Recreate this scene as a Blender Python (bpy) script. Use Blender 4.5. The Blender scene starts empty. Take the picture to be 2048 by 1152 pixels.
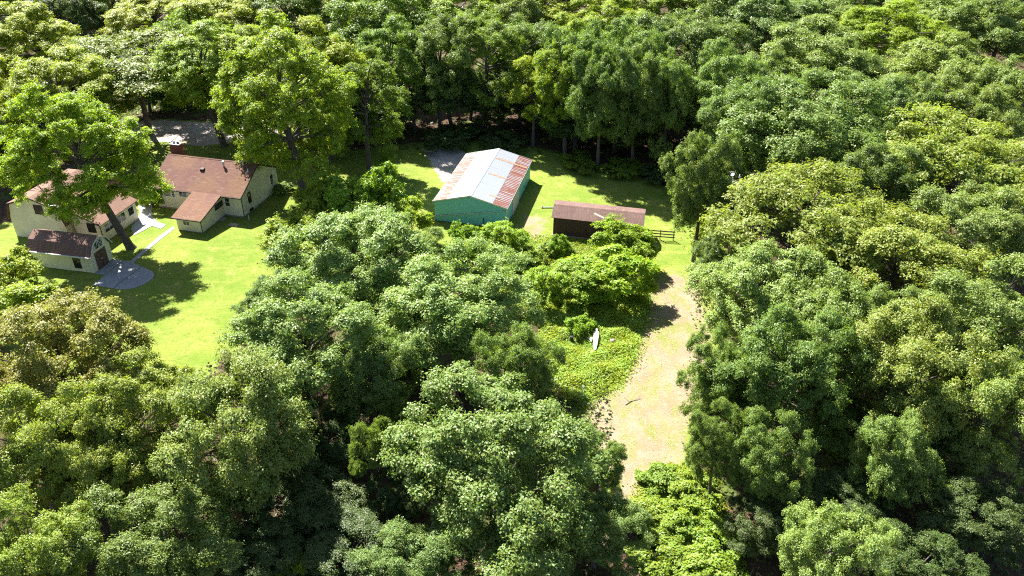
import bpy, math, random
import numpy as np
from mathutils import Vector, Matrix

# ------------------------------------------------------------------ camera, sky, sun, exposure
scene = bpy.context.scene
TH, FPX, ROLL, CAMH = 0.55371, 1578.0, 0.01343, 46.0
cam_d = bpy.data.cameras.new('camera')
cam = bpy.data.objects.new('camera', cam_d)
scene.collection.objects.link(cam)
cam_d.sensor_width = 36.0
cam_d.lens = FPX / 2048 * 36.0
cam_d.clip_start, cam_d.clip_end = 0.5, 3000
_fw = Vector((0, math.cos(TH), -math.sin(TH)))
_up0 = Vector((0, math.sin(TH), math.cos(TH)))
_rt0 = Vector((1, 0, 0))
_rt = _rt0 * math.cos(ROLL) + _up0 * math.sin(ROLL)
_up = _up0 * math.cos(ROLL) - _rt0 * math.sin(ROLL)
m = Matrix.Identity(4)
for i in range(3):
    m[i][0], m[i][1], m[i][2] = _rt[i], _up[i], -_fw[i]
m.translation = Vector((0, 0, CAMH))
cam.matrix_world = m
scene.camera = cam

SUN_TO = Vector((0.53, -0.79, -1.0)).normalized()
SUN_EL = math.asin(-SUN_TO.z)
SUN_AZ = math.atan2(-SUN_TO.x, -SUN_TO.y)
world = bpy.data.worlds.new('World')
scene.world = world
world.use_nodes = True
wn = world.node_tree
wn.nodes.clear()
sky = wn.nodes.new('ShaderNodeTexSky')
sky.sky_type = 'NISHITA'
sky.sun_disc = False
sky.sun_elevation = SUN_EL
sky.sun_rotation = SUN_AZ
bg = wn.nodes.new('ShaderNodeBackground')
bg.inputs['Strength'].default_value = 0.052
wo = wn.nodes.new('ShaderNodeOutputWorld')
wn.links.new(sky.outputs[0], bg.inputs[0])
wn.links.new(bg.outputs[0], wo.inputs[0])
sd = bpy.data.lights.new('sun', 'SUN')
sd.energy = 5.0
sd.angle = math.radians(0.5)
sd.color = (1.0, 0.955, 0.87)
sun = bpy.data.objects.new('sun', sd)
sun.rotation_euler = SUN_TO.to_track_quat('-Z', 'Y').to_euler()
sun.location = (-60, 100, 120)
scene.collection.objects.link(sun)
vs = scene.view_settings
vs.view_transform = 'Standard'
vs.look = 'None'
vs.gamma = 1.0
vs.use_curve_mapping = False
vs.exposure = 2.12
cy = scene.cycles
cy.max_bounces = 6
cy.diffuse_bounces = 3
cy.glossy_bounces = 2
cy.transmission_bounces = 4
cy.transparent_max_bounces = 4
cy.use_denoising = False
cy.filter_width = 1.1

# ------------------------------------------------------------------ helpers
COL = scene.collection


def at(px, py, z=0.0):
    """the point at height z that stands where the photograph (2048 wide) shows pixel px, py"""
    r = (px - 1024) / FPX
    u = (576 - py) / FPX
    d = _fw + _rt * r + _up * u
    t = (z - CAMH) / d.z
    return Vector((d.x * t, d.y * t, z))


def depth_of(p):
    return (p - Vector((0, 0, CAMH))).dot(_fw)


def tag(o, label=None, cat=None, group=None, kind=None):
    if label:
        o['label'] = label
    if cat:
        o['category'] = cat
    if group:
        o['group'] = group
    if kind:
        o['kind'] = kind
    return o


def empty(name, loc=(0, 0, 0), rz=0.0):
    o = bpy.data.objects.new(name, None)
    o.location = loc
    o.rotation_euler = (0, 0, rz)
    o.empty_display_size = 0.3
    COL.objects.link(o)
    return o


def link(name, me, parent=None):
    o = bpy.data.objects.new(name, me)
    COL.objects.link(o)
    if parent is not None:
        o.parent = parent
    return o


class MB:
    def __init__(s):
        s.v, s.f = [], []

    def poly(s, pts):
        b = len(s.v)
        s.v += [tuple(p) for p in pts]
        s.f.append(tuple(range(b, b + len(pts))))
        return s

    def hexa(s, a, b):
        """two matching rings a (bottom) and b (top)"""
        n = len(a)
        k = len(s.v)
        s.v += [tuple(p) for p in a] + [tuple(p) for p in b]
        s.f.append(tuple(range(k + n - 1, k - 1, -1)))
        s.f.append(tuple(range(k + n, k + 2 * n)))
        for i in range(n):
            j = (i + 1) % n
            s.f.append((k + i, k + j, k + n + j, k + n + i))
        return s

    def box(s, x0, x1, y0, y1, z0, z1):
        return s.hexa([(x0, y0, z0), (x1, y0, z0), (x1, y1, z0), (x0, y1, z0)],
                      [(x0, y0, z1), (x1, y0, z1), (x1, y1, z1), (x0, y1, z1)])

    def slab(s, quad, thick):
        """a plate: the quad is its top, thick goes down along the normal"""
        q = [Vector(p) for p in quad]
        n = (q[1] - q[0]).cross(q[2] - q[0]).normalized()
        if n.z < 0:
            n = -n
            q = q[::-1]
        return s.hexa([p - n * thick for p in q], q)

    def prism_y(s, prof, y0, y1):
        return s.hexa([(x, y0, z) for x, z in prof], [(x, y1, z) for x, z in prof])

    def prism_x(s, prof, x0, x1):
        return s.hexa([(x0, y, z) for y, z in prof], [(x1, y, z) for y, z in prof])

    def tube(s, p0, p1, r0, r1, n=8, cap=True):
        p0, p1 = Vector(p0), Vector(p1)
        d = (p1 - p0).normalized()
        a = d.orthogonal().normalized()
        b = d.cross(a)
        A = [p0 + (a * math.cos(6.28318 * i / n) + b * math.sin(6.28318 * i / n)) * r0 for i in range(n)]
        B = [p1 + (a * math.cos(6.28318 * i / n) + b * math.sin(6.28318 * i / n)) * r1 for i in range(n)]
        return s.hexa(A, B)

    def mesh(s, name, mat):
        me = bpy.data.meshes.new(name)
        me.from_pydata(s.v, [], s.f)
        me.update()
        import bmesh
        bm = bmesh.new()
        bm.from_mesh(me)
        bmesh.ops.recalc_face_normals(bm, faces=bm.faces)
        bm.to_mesh(me)
        bm.free()
        if mat is not None:
            me.materials.append(mat)
        return me

    def build(s, name, mat, parent=None):
        return link(name, s.mesh(name, mat), parent)


# ------------------------------------------------------------------ materials
class NT:
    """a small node writer"""

    def __init__(s, name):
        s.m = bpy.data.materials.new(name)
        s.m.use_nodes = True
        s.t = s.m.node_tree
        s.t.nodes.clear()
        s.out = s.t.nodes.new('ShaderNodeOutputMaterial')

    def n(s, typ, **kw):
        nd = s.t.nodes.new(typ)
        for k, v in kw.items():
            setattr(nd, k, v)
        return nd

    def put(s, sock, v):
        if isinstance(v, bpy.types.NodeSocket):
            s.t.links.new(v, sock)
        else:
            sock.default_value = v

    def math(s, op, a, b=0.0, c=0.0):
        nd = s.n('ShaderNodeMath', operation=op)
        s.put(nd.inputs[0], a)
        s.put(nd.inputs[1], b)
        s.put(nd.inputs[2], c)
        return nd.outputs[0]

    def mix(s, f, a, b, typ='MIX'):
        nd = s.n('ShaderNodeMix', data_type='RGBA', blend_type=typ)
        s.put(nd.inputs[0], f)
        for sock, v in ((nd.inputs[6], a), (nd.inputs[7], b)):
            if isinstance(v, tuple) and len(v) == 3:
                v = v + (1,)
            s.put(sock, v)
        return nd.outputs[2]

    def pos(s, scale=(1, 1, 1), rot=0.0, obj=False):
        if obj:
            src = s.n('ShaderNodeTexCoord').outputs['Object']
        else:
            src = s.n('ShaderNodeNewGeometry').outputs['Position']
        mp = s.n('ShaderNodeMapping')
        s.put(mp.inputs[0], src)
        mp.inputs['Scale'].default_value = scale
        mp.inputs['Rotation'].default_value = (0, 0, rot)
        return mp.outputs[0]

    def noise(s, vec, scale, detail=4, rough=0.55):
        nd = s.n('ShaderNodeTexNoise')
        s.put(nd.inputs['Vector'], vec)
        nd.inputs['Scale'].default_value = scale
        nd.inputs['Detail'].default_value = detail
        nd.inputs['Roughness'].default_value = rough
        return nd.outputs[0]

    def ramp(s, f, a, b):
        """smooth step between a and b"""
        nd = s.n('ShaderNodeMapRange', interpolation_type='SMOOTHSTEP')
        s.put(nd.inputs[0], f)
        s.put(nd.inputs[1], a)
        s.put(nd.inputs[2], b)
        return nd.outputs[0]

    def bump(s, h, strength, dist):
        nd = s.n('ShaderNodeBump')
        nd.inputs['Strength'].default_value = strength
        nd.inputs['Distance'].default_value = dist
        s.put(nd.inputs['Height'], h)
        return nd.outputs[0]

    def finish(s, color, rough=0.8, spec=0.3, metal=0.0, normal=None):
        p = s.n('ShaderNodeBsdfPrincipled')
        if isinstance(color, tuple) and len(color) == 3:
            color = color + (1,)
        s.put(p.inputs['Base Color'], color)
        s.put(p.inputs['Roughness'], rough)
        s.put(p.inputs['Specular IOR Level'], spec)
        s.put(p.inputs['Metallic'], metal)
        if normal is not None:
            s.put(p.inputs['Normal'], normal)
        s.t.links.new(p.outputs[0], s.out.inputs[0])
        return s.m


def mottled(name, a, b, c=None, scale=1.5, stretch=(1, 1, 1), rough=0.8, spec=0.25, bump=0.0, fine=18.0, metal=0.0):
    t = NT(name)
    v = t.pos(stretch, obj=True)
    n1 = t.noise(v, scale, 5)
    col = t.mix(t.ramp(n1, 0.35, 0.65), a, b)
    if c is not None:
        n2 = t.noise(v, scale * 3.3, 3)
        col = t.mix(t.ramp(n2, 0.55, 0.72), col, c)
    n3 = t.noise(v, fine, 3)
    col = t.mix(t.math('MULTIPLY', n3, 0.30), col, (a[0] * .45, a[1] * .45, a[2] * .45))
    nrm = t.bump(n3, bump, 0.02) if bump else None
    return t.finish(col, rough, spec, metal, nrm)


M = {}
M['tan_wall'] = mottled('tan_wall', (.70, .63, .48), (.62, .56, .43), scale=.8, rough=.85, bump=.15)
M['cream_wall'] = mottled('cream_wall', (.70, .64, .47), (.59, .53, .37), (.61, .50, .31), scale=.5, rough=.85)
M['shed_wall'] = mottled('shed_wall', (.72, .70, .52), (.66, .62, .45), (.61, .56, .36), scale=.6, rough=.85)
M['foundation'] = mottled('foundation', (.30, .28, .25), (.22, .21, .19), scale=2, rough=.9, bump=.3)
M['white_trim'] = mottled('white_trim', (.72, .72, .70), (.62, .62, .60), scale=2, rough=.6)
M['dark_trim'] = mottled('dark_trim', (.055, .035, .03), (.035, .025, .022), scale=2, rough=.7)
M['concrete'] = mottled('concrete', (.30, .30, .315), (.25, .25, .265), (.21, .205, .205), scale=.6, rough=.9, bump=.2)
M['pale_concrete'] = mottled('pale_concrete', (.36, .37, .385), (.31, .32, .33), (.27, .27, .26), scale=.5, rough=.9, bump=.2)
M['gravel'] = mottled('gravel', (.38, .33, .30), (.30, .27, .25), (.46, .42, .38), scale=.35, rough=.95, bump=.5, fine=9)
M['brick'] = mottled('brick', (.20, .075, .05), (.14, .055, .04), scale=3, rough=.9, bump=.4)
M['galv'] = mottled('galv', (.62, .63, .64), (.50, .51, .53), scale=2, rough=.4, spec=.5, metal=.3)
M['black'] = mottled('black', (.02, .02, .022), (.03, .03, .03), scale=3, rough=.5)
M['brown_door'] = mottled('brown_door', (.15, .085, .06), (.11, .065, .05), scale=2, stretch=(1, 6, .6), rough=.7)
M['old_board'] = mottled('old_board', (.13, .085, .065), (.09, .06, .05), scale=1.5, stretch=(.3, 3, 6), rough=.85, bump=.3)
M['siding_brown'] = mottled('siding_brown', (.085, .045, .04), (.060, .034, .032), scale=1.2, stretch=(.3, 2, 6), rough=.75, bump=.3)
M['sill_wood'] = mottled('sill_wood', (.34, .22, .18), (.28, .18, .15), scale=2, rough=.85)
M['white_paint'] = mottled('white_paint', (.58, .60, .60), (.50, .52, .53), scale=1.2, rough=.55)
M['pale_wood'] = mottled('pale_wood', (.48, .40, .30), (.40, .33, .25), scale=3, stretch=(4, .5, 4), rough=.85)
M['red_tarp'] = mottled('red_tarp', (.26, .035, .045), (.20, .03, .04), scale=2, rough=.55)
M['blue_tarp'] = mottled('blue_tarp', (.05, .10, .26), (.22, .30, .40), scale=1.2, rough=.45)
M['stone'] = mottled('stone', (.30, .25, .21), (.22, .18, .15), scale=3, rough=.9, bump=.4)
M['bark'] = mottled('bark', (.115, .098, .088), (.075, .062, .055), scale=1.6, stretch=(2.5, 2.5, .6), rough=.95, bump=.7, fine=9)
M['pale_metal'] = mottled('pale_metal', (.66, .70, .76), (.58, .62, .68), scale=.7, rough=.45, spec=.5)


def make_glass():
    t = NT('window_glass')
    n = t.noise(t.pos(obj=True), 1.3, 2)
    col = t.mix(n, (.012, .014, .016), (.03, .032, .03))
    return t.finish(col, .08, .5)


M['glass'] = make_glass()


def make_shingle(name, a, b, c, axis=0.0, pitch=0.22):
    """weathered asphalt shingles: mottled streaks with courses across the slope"""
    t = NT(name)
    v = t.pos((1, 1, 1), obj=True)
    big = t.noise(v, .28, 4)
    mid = t.noise(t.pos((.6, 2.6, 2.6), obj=True) if axis == 0 else t.pos((2.6, .6, 2.6), obj=True), 1.6, 5, .65)
    fine = t.noise(t.pos((2.2, 9, 9), obj=True) if axis == 0 else t.pos((9, 2.2, 9), obj=True), 2.2, 3, .6)
    col = t.mix(t.ramp(big, .38, .62), a, b)
    col = t.mix(t.ramp(mid, .5, .75), col, c)
    col = t.mix(t.math('MULTIPLY', t.ramp(fine, .45, .75), .5), col, (a[0] * .4, a[1] * .4, a[2] * .4))
    # shingle courses
    br = t.n('ShaderNodeTexBrick')
    src = t.n('ShaderNodeSeparateXYZ')
    t.put(src.inputs[0], t.n('ShaderNodeTexCoord').outputs['Object'])
    cmb = t.n('ShaderNodeCombineXYZ')
    t.put(cmb.inputs[0], src.outputs[0 if axis == 0 else 1])
    t.put(cmb.inputs[1], t.math('ADD', src.outputs[1 if axis == 0 else 0], t.math('MULTIPLY', src.outputs[2], 0.6)))
    t.put(br.inputs['Vector'], cmb.outputs[0])
    br.inputs['Scale'].default_value = 1.0
    br.inputs['Brick Width'].default_value = .34
    br.inputs['Row Height'].default_value = pitch
    br.inputs['Mortar Size'].default_value = .018
    br.inputs['Mortar Smooth'].default_value = .4
    br.inputs['Color1'].default_value = (1, 1, 1, 1)
    br.inputs['Color2'].default_value = (.78, .78, .78, 1)
    br.inputs['Mortar'].default_value = (.42, .42, .42, 1)
    col = t.mix(.75, col, br.outputs[0], 'MULTIPLY')
    nrm = t.bump(t.math('ADD', br.outputs[1], fine), -.35, .02)
    return t.finish(col, .9, .2, 0, nrm)


M['house_shingle'] = make_shingle('house_shingle', (.150, .074, .060), (.182, .098, .060), (.240, .148, .118))
M['gambrel_shingle'] = make_shingle('gambrel_shingle', (.215, .125, .095), (.19, .108, .082), (.25, .15, .115), axis=1)
M['shed_shingle'] = make_shingle('shed_shingle', (.205, .120, .100), (.235, .135, .108), (.16, .088, .07), pitch=.27)
M['cabin_roofing'] = make_shingle('cabin_roofing', (.178, .110, .094), (.155, .094, .082), (.225, .150, .126), pitch=.9)


def make_teal():
    t = NT('teal_siding')
    sep = t.n('ShaderNodeSeparateXYZ')
    t.put(sep.inputs[0], t.n('ShaderNodeTexCoord').outputs['Object'])
    s = t.math('ADD', sep.outputs[0], sep.outputs[1])
    w = t.math('SINE', t.math('MULTIPLY', s, 6.28318 / .23))
    n = t.noise(t.pos((1, 1, .4), obj=True), .8, 4)
    col = t.mix(n, (.17, .52, .57), (.21, .56, .60))
    col = t.mix(t.math('MULTIPLY', t.noise(t.pos((5, 5, .5), obj=True), 1.5, 3), .35), col, (.08, .32, .34))
    return t.finish(col, .55, .4, 0, t.bump(w, .5, .02))


M['teal'] = make_teal()
BYAW = -0.2073


def make_panel(name, rusty):
    t = NT(name)
    p = t.n('ShaderNodeNewGeometry').outputs['Position']
    dt = t.n('ShaderNodeVectorMath', operation='DOT_PRODUCT')
    t.put(dt.inputs[0], p)
    dt.inputs[1].default_value = (-math.sin(BYAW), math.cos(BYAW), 0)
    along = dt.outputs['Value']
    obj = t.n('ShaderNodeTexCoord').outputs['Object']
    sep = t.n('ShaderNodeSeparateXYZ')
    t.put(sep.inputs[0], obj)
    base_n = t.noise(t.pos((1, 1, 1)), .35, 3)
    col = t.mix(base_n, (.36, .38, .41), (.31, .335, .375))
    cmb = t.n('ShaderNodeCombineXYZ')
    t.put(cmb.inputs[0], along)
    t.put(cmb.inputs[1], t.math('MULTIPLY', sep.outputs[1], .16))
    oi = t.n('ShaderNodeObjectInfo')
    t.put(cmb.inputs[2], t.math('MULTIPLY', oi.outputs['Random'], 3.0))
    if rusty:
        stripe = t.math('SINE', t.math('MULTIPLY', along, 6.28318 / .446))
        nz = t.noise(cmb.outputs[0], 2.1, 5, .7)
        f = t.math('ADD', t.math('MULTIPLY', stripe, .17), nz)
        f = t.math('ADD', f, t.math('MULTIPLY', oi.outputs['Random'], .14))
        rust = t.mix(t.noise(t.pos(), 1.7, 4), (.20, .060, .038), (.27, .105, .070))
        col = t.mix(t.ramp(f, .40, .52), col, rust)
    else:
        nz = t.noise(cmb.outputs[0], 2.4, 4, .7)
        col = t.mix(t.math('MULTIPLY', t.ramp(nz, .62, .80), .35), col, (.36, .25, .17))
    return t.finish(col, .42, .5, .15)


M['panel_white'] = make_panel('panel_white', False)
M['panel_rust'] = make_panel('panel_rust', True)
M['strip_beige'] = mottled('strip_beige', (.30, .21, .13), (.35, .26, .18), scale=2.2, rough=.6)
M['strip_yellow'] = mottled('strip_yellow', (.40, .25, .05), (.36, .22, .07), scale=2.2, rough=.6)
M['strip_rust'] = mottled('strip_rust', (.26, .13, .075), (.33, .21, .14), scale=2.6, rough=.7)


# ground colours, all in world coordinates so that sheets meet without a seam
def litter_col(t):
    v = t.pos()
    c = t.mix(t.ramp(t.noise(v, .5, 5), .35, .65), (.050, .033, .023), (.070, .044, .030))
    c = t.mix(t.ramp(t.noise(v, 3.0, 4), .5, .7), c, (.125, .070, .043))
    return t.mix(t.ramp(t.noise(v, .16, 4), .52, .66), c, (.075, .10, .025))


def lawn_col(t):
    v = t.pos()
    c = t.mix(t.ramp(t.noise(v, .13, 5, .6), .36, .64), (.116, .176, .022), (.178, .212, .038))
    c = t.mix(t.math('MULTIPLY', t.ramp(t.noise(v, .55, 5, .65), .48, .72), .75), c, (.245, .232, .072))
    c = t.mix(t.math('MULTIPLY', t.ramp(t.noise(t.pos((.35, 1.6, 1), .5), .9, 4), .5, .8), .5), c, (.108, .170, .020))
    c = t.mix(t.math('MULTIPLY', t.ramp(t.noise(t.pos((.16, 1.1, 1), -.5), 1.1, 3), .46, .70), .6), c, (.205, .225, .048))
    c = t.mix(t.math('MULTIPLY', t.ramp(t.noise(v, .9, 5, .75), .52, .66), .7), c, (.085, .140, .017))
    c = t.mix(t.math('MULTIPLY', t.ramp(t.noise(v, 4.0, 4, .7), .42, .68), .55), c, (.075, .115, .015))
    return c


def track_col(t):
    v = t.pos()
    c = t.mix(t.ramp(t.noise(v, .45, 5, .65), .36, .64), (.198, .152, .098), (.245, .192, .132))
    c = t.mix(t.math('MULTIPLY', t.ramp(t.noise(t.pos((1, .45, 1)), .42, 6, .75), .44, .62), .85), c, (.145, .170, .036))
    c = t.mix(t.math('MULTIPLY', t.ramp(t.noise(v, 1.9, 5, .7), .52, .72), .7), c, (.31, .25, .19))
    c = t.mix(t.math('MULTIPLY', t.ramp(t.noise(v, 4.5, 4, .7), .52, .75), .6), c, (.155, .105, .060))
    return t.mix(t.math('MULTIPLY', t.ramp(t.noise(v, .28, 3), .58, .72), .6), c, (.25, .185, .135))


def gravel_col(t):
    v = t.pos()
    c = t.mix(t.ramp(t.noise(v, .3, 4), .4, .6), (.31, .265, .25), (.38, .33, .315))
    c = t.mix(t.math('MULTIPLY', t.ramp(t.noise(v, 2.5, 4), .5, .7), .5), c, (.19, .16, .145))
    return t.mix(t.math('MULTIPLY', t.ramp(t.noise(t.pos((.4, 1, 1)), .35, 4), .58, .68), .7), c, (.24, .24, .06))


def ground_mat(name, under, over, bump=.35):
    t = NT(name)
    col = over(t)
    if under is not None:
        a = t.n('ShaderNodeAttribute')
        a.attribute_name = 'cover'
        f = t.math('ADD', a.outputs['Fac'], t.math('MULTIPLY', t.math('SUBTRACT', t.noise(t.pos(), 1.1, 5, .7), .5), 1.3))
        col = t.mix(t.ramp(f, .35, .62), under(t), col)
    b = t.noise(t.pos(), 4.0, 5, .75)
    return t.finish(col, .95, .1, 0, t.bump(b, bump, .12))


M['forest_floor'] = ground_mat('forest_floor', None, litter_col, .6)
M['lawn'] = ground_mat('lawn', litter_col, lawn_col, .5)
M['track'] = ground_mat('track', lawn_col, track_col, .5)
M['drive'] = ground_mat('drive', lawn_col, gravel_col, .4)


def make_leaf(name, trans, gloss, rough):
    """leaf colour comes from the object's own colour, varied leaf by leaf"""
    t = NT(name)
    oi = t.n('ShaderNodeObjectInfo')
    a = t.n('ShaderNodeAttribute')
    a.attribute_name = 'leaf'
    lv = a.outputs['Fac']
    hsv = t.n('ShaderNodeHueSaturation')
    t.put(hsv.inputs['Color'], oi.outputs['Color'])
    t.put(hsv.inputs['Hue'], t.math('ADD', t.math('MULTIPLY', lv, .055), .4725))
    t.put(hsv.inputs['Value'], t.math('ADD', t.math('MULTIPLY', lv, .48), .77))
    t.put(hsv.inputs['Saturation'], t.math('SUBTRACT', 1.12, t.math('MULTIPLY', lv, .22)))
    col = hsv.outputs[0]
    # rare dry leaves
    col = t.mix(t.math('MULTIPLY', t.ramp(lv, .993, .996), .55), col, (.26, .13, .05))
    p = t.n('ShaderNodeBsdfPrincipled')
    t.put(p.inputs['Base Color'], col)
    p.inputs['Roughness'].default_value = rough
    p.inputs['Specular IOR Level'].default_value = gloss
    tr = t.n('ShaderNodeBsdfTranslucent')
    t.put(tr.inputs['Color'], t.mix(1.0, col, (1.25, 1.32, .5), 'MULTIPLY'))
    mx = t.n('ShaderNodeMixShader')
    mx.inputs[0].default_value = trans
    t.t.links.new(p.outputs[0], mx.inputs[1])
    t.t.links.new(tr.outputs[0], mx.inputs[2])
    t.t.links.new(mx.outputs[0], t.out.inputs[0])
    return t.m


M['leaf_glossy'] = make_leaf('leaf_glossy', .38, .30, .48)
M['leaf_soft'] = make_leaf('leaf_soft', .45, .30, .5)

# ------------------------------------------------------------------ ground, lawn, track, drive


def pip(P, poly):
    """signed distance to the polygon edge, positive inside"""
    P = np.asarray(P)
    n = len(poly)
    inside = np.zeros(len(P), bool)
    dist = np.full(len(P), 1e9)
    for i in range(n):
        a = np.array(poly[i])
        b = np.array(poly[(i + 1) % n])
        c = ((a[1] > P[:, 1]) != (b[1] > P[:, 1])) & (P[:, 0] < (b[0] - a[0]) * (P[:, 1] - a[1]) / (b[1] - a[1] + 1e-12) + a[0])
        inside ^= c
        ab = b - a
        tt = np.clip(((P - a) @ ab) / (ab @ ab), 0, 1)
        dist = np.minimum(dist, np.linalg.norm(P - (a + tt[:, None] * ab), axis=1))
    return np.where(inside, dist, -dist)


def px_poly(pts):
    return [tuple(at(x, y)[:2]) for x, y in pts]


def sheet(name, poly, res, z, mat, soft, margin):
    xs = [p[0] for p in poly]
    ys = [p[1] for p in poly]
    nx = int((max(xs) - min(xs) + 2 * margin) / res) + 2
    ny = int((max(ys) - min(ys) + 2 * margin) / res) + 2
    gx = min(xs) - margin + np.arange(nx) * res
    gy = min(ys) - margin + np.arange(ny) * res
    X, Y = np.meshgrid(gx, gy)
    P = np.stack([X.ravel(), Y.ravel()], 1)
    d = pip(P, poly)
    cov = np.clip(.5 + d / (2 * soft), 0, 1)
    keep = d > -margin
    idx = np.arange(nx * ny).reshape(ny, nx)
    q = np.stack([idx[:-1, :-1], idx[:-1, 1:], idx[1:, 1:], idx[1:, :-1]], -1).reshape(-1, 4)
    q = q[keep[q].all(1)]
    used = np.unique(q)
    mp = np.full(nx * ny, -1)
    mp[used] = np.arange(len(used))
    me = bpy.data.meshes.new(name)
    me.from_pydata(np.c_[P[used], np.full(len(used), z)].tolist(), [], mp[q].tolist())
    at_ = me.attributes.new('cover', 'FLOAT', 'POINT')
    at_.data.foreach_set('value', cov[used].astype(np.float32))
    me.materials.append(mat)
    o = link(name, me)
    o['kind'] = 'structure'
    return o


g = MB().poly([(-700, -300, 0), (700, -300, 0), (700, 1200, 0), (-700, 1200, 0)]).build('ground', M['forest_floor'])
g['kind'] = 'structure'
g['label'] = 'brown leaf litter ground under the woods'

LAWN = px_poly([(-120, 640), (-60, 470), (60, 430), (230, 380), (290, 320), (310, 262), (420, 240), (560, 262), (700, 300), (830, 285), (960, 280),
                (1100, 300), (1230, 340), (1330, 370), (1410, 420), (1440, 520), (1430, 580), (1300, 640), (1110, 650), (900, 540), (760, 520),
                (600, 600), (500, 660), (430, 740), (360, 800), (220, 800), (60, 720)])
o = sheet('lawn', LAWN, .8, .004, M['lawn'], 1.5, 1.4)
o['label'] = 'sunlit yellow-green mown lawn around the buildings'
TRACK = px_poly([(1305, 565), (1345, 548), (1402, 560), (1412, 640), (1425, 720), (1400, 800), (1375, 880), (1350, 940), (1330, 1010), (1290, 1040),
                 (1240, 985), (1195, 900), (1165, 835), (1185, 806), (1238, 775), (1266, 720), (1282, 650), (1296, 600)])
o = sheet('dirt_track', TRACK, .3, .010, M['track'], 2.0, 1.6)
o['label'] = 'pale dry dirt and straw clearing between the woods'
DRIVE = px_poly([(150, 262), (320, 240), (420, 246), (520, 250), (600, 262), (660, 285), (600, 290), (520, 276), (492, 279), (442, 287), (400, 292),
                 (368, 290), (335, 283), (240, 285)])
o = sheet('gravel_driveway', DRIVE, .5, .009, M['drive'], .8, .8)
o['label'] = 'pinkish gravel driveway behind the tan house'
YARD = px_poly([(846, 296), (920, 298), (932, 312), (905, 345), (888, 368), (872, 342)])
o = sheet('gravel_yard', YARD, .5, .008, M['drive'], .9, .8)
o['label'] = 'bare gravel patch beside the teal barn'
BARE = px_poly([(1052, 432), (1088, 436), (1082, 476), (1040, 482)])
o = sheet('worn_path', BARE, .4, .008, M['track'], 2.2, 1.2)
o['label'] = 'worn patch of lawn between barn and brown cabin'


def paving(name, pts, mat, label, h=.05):
    base = empty
    mb = MB()
    mb.hexa([tuple(at(x, y)[:2]) + (-.05,) for x, y in pts], [tuple(at(x, y)[:2]) + (h,) for x, y in pts])
    o = mb.build(name, mat)
    o['kind'] = 'structure'
    o['label'] = label
    return o


paving('patio', [(268, 471), (262, 458), (272, 440), (280, 428), (276, 410), (282, 385), (291, 366), (301, 368), (300, 388), (309, 404), (303, 421), (306, 434),
                 (314, 444), (332, 450), (322, 458), (304, 452), (288, 461)], M['pale_concrete'], 'pale concrete patio between the two tan houses')
paving('garden_path', [(259, 524), (265, 528), (299, 498), (324, 477), (350, 457), (346, 453), (319, 472), (294, 494)], M['concrete'],
       'narrow concrete path from the shed to the tan house', .04)
paving('shed_ramp', [(189.5, 547.5), (209, 550), (247, 521.5), (229, 518.5)], M['concrete'], 'concrete threshold in front of the shed doors', .07)
# the rounded slab, in two pours with an open joint
pads = [[(186, 570.5), (210, 550.8), (248, 522.2), (261, 523.5), (283.2, 533.4), (238, 567), (226, 577), (214, 575)],
        [(284.4, 534), (305, 543.6), (309, 550.5), (306, 557), (295, 565), (283, 571.5), (268, 576.8), (252, 579), (239, 578.6), (227.6, 577.3), (239.4, 567.6)]]
pad = empty('concrete_apron', at(245, 555))
pad['kind'] = 'structure'
pad['label'] = 'rounded concrete apron in front of the gambrel shed'
for k, pts in enumerate(pads):
    mb = MB()
    q = [at(x, y) - at(245, 555) for x, y in pts]
    mb.hexa([(p.x, p.y, -.05) for p in q], [(p.x, p.y, .055) for p in q])
    mb.build('slab', M['concrete'], pad)

# ------------------------------------------------------------------ buildings


def window(parent, face, u0, u1, z0, z1, w, panes=1, rows=1, trim='white_trim', fr=.07, proud=.05):
    """a window on a wall plane: face 'y-' is the plane y=w facing the camera, 'x+' the plane x=w facing +x"""
    def bx(mb, a0, a1, b0, b1, d0, d1):
        if face == 'y-':
            mb.box(a0, a1, w - d1, w - d0, b0, b1)
        else:
            mb.box(w + d0, w + d1, a0, a1, b0, b1)
    mb = MB()
    bx(mb, u0, u1, z0, z1, .004, .018)
    win = mb.build('window', M['glass'], parent)
    fb = MB()
    bx(fb, u0 - fr, u0, z0 - fr, z1 + fr, .002, proud)
    bx(fb, u1, u1 + fr, z0 - fr, z1 + fr, .002, proud)
    bx(fb, u0, u1, z1, z1 + fr, .002, proud - .003)
    fb.build('frame', M[trim], win)
    s = MB()
    bx(s, u0, u1, z0 - fr, z0, .002, proud + .04)
    s.build('sill', M[trim], win)
    for i in range(1, panes):
        u = u0 + (u1 - u0) * i / panes
        b = MB()
        bx(b, u - .03, u + .03, z0, z1, .019, .04)
        b.build('mullion', M[trim], win)
    for i in range(1, rows):
        z = z0 + (z1 - z0) * i / rows
        b = MB()
        bx(b, u0, u1, z - .03, z + .03, .019, .043)
        b.build('mullion', M[trim], win)
    return win


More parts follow.
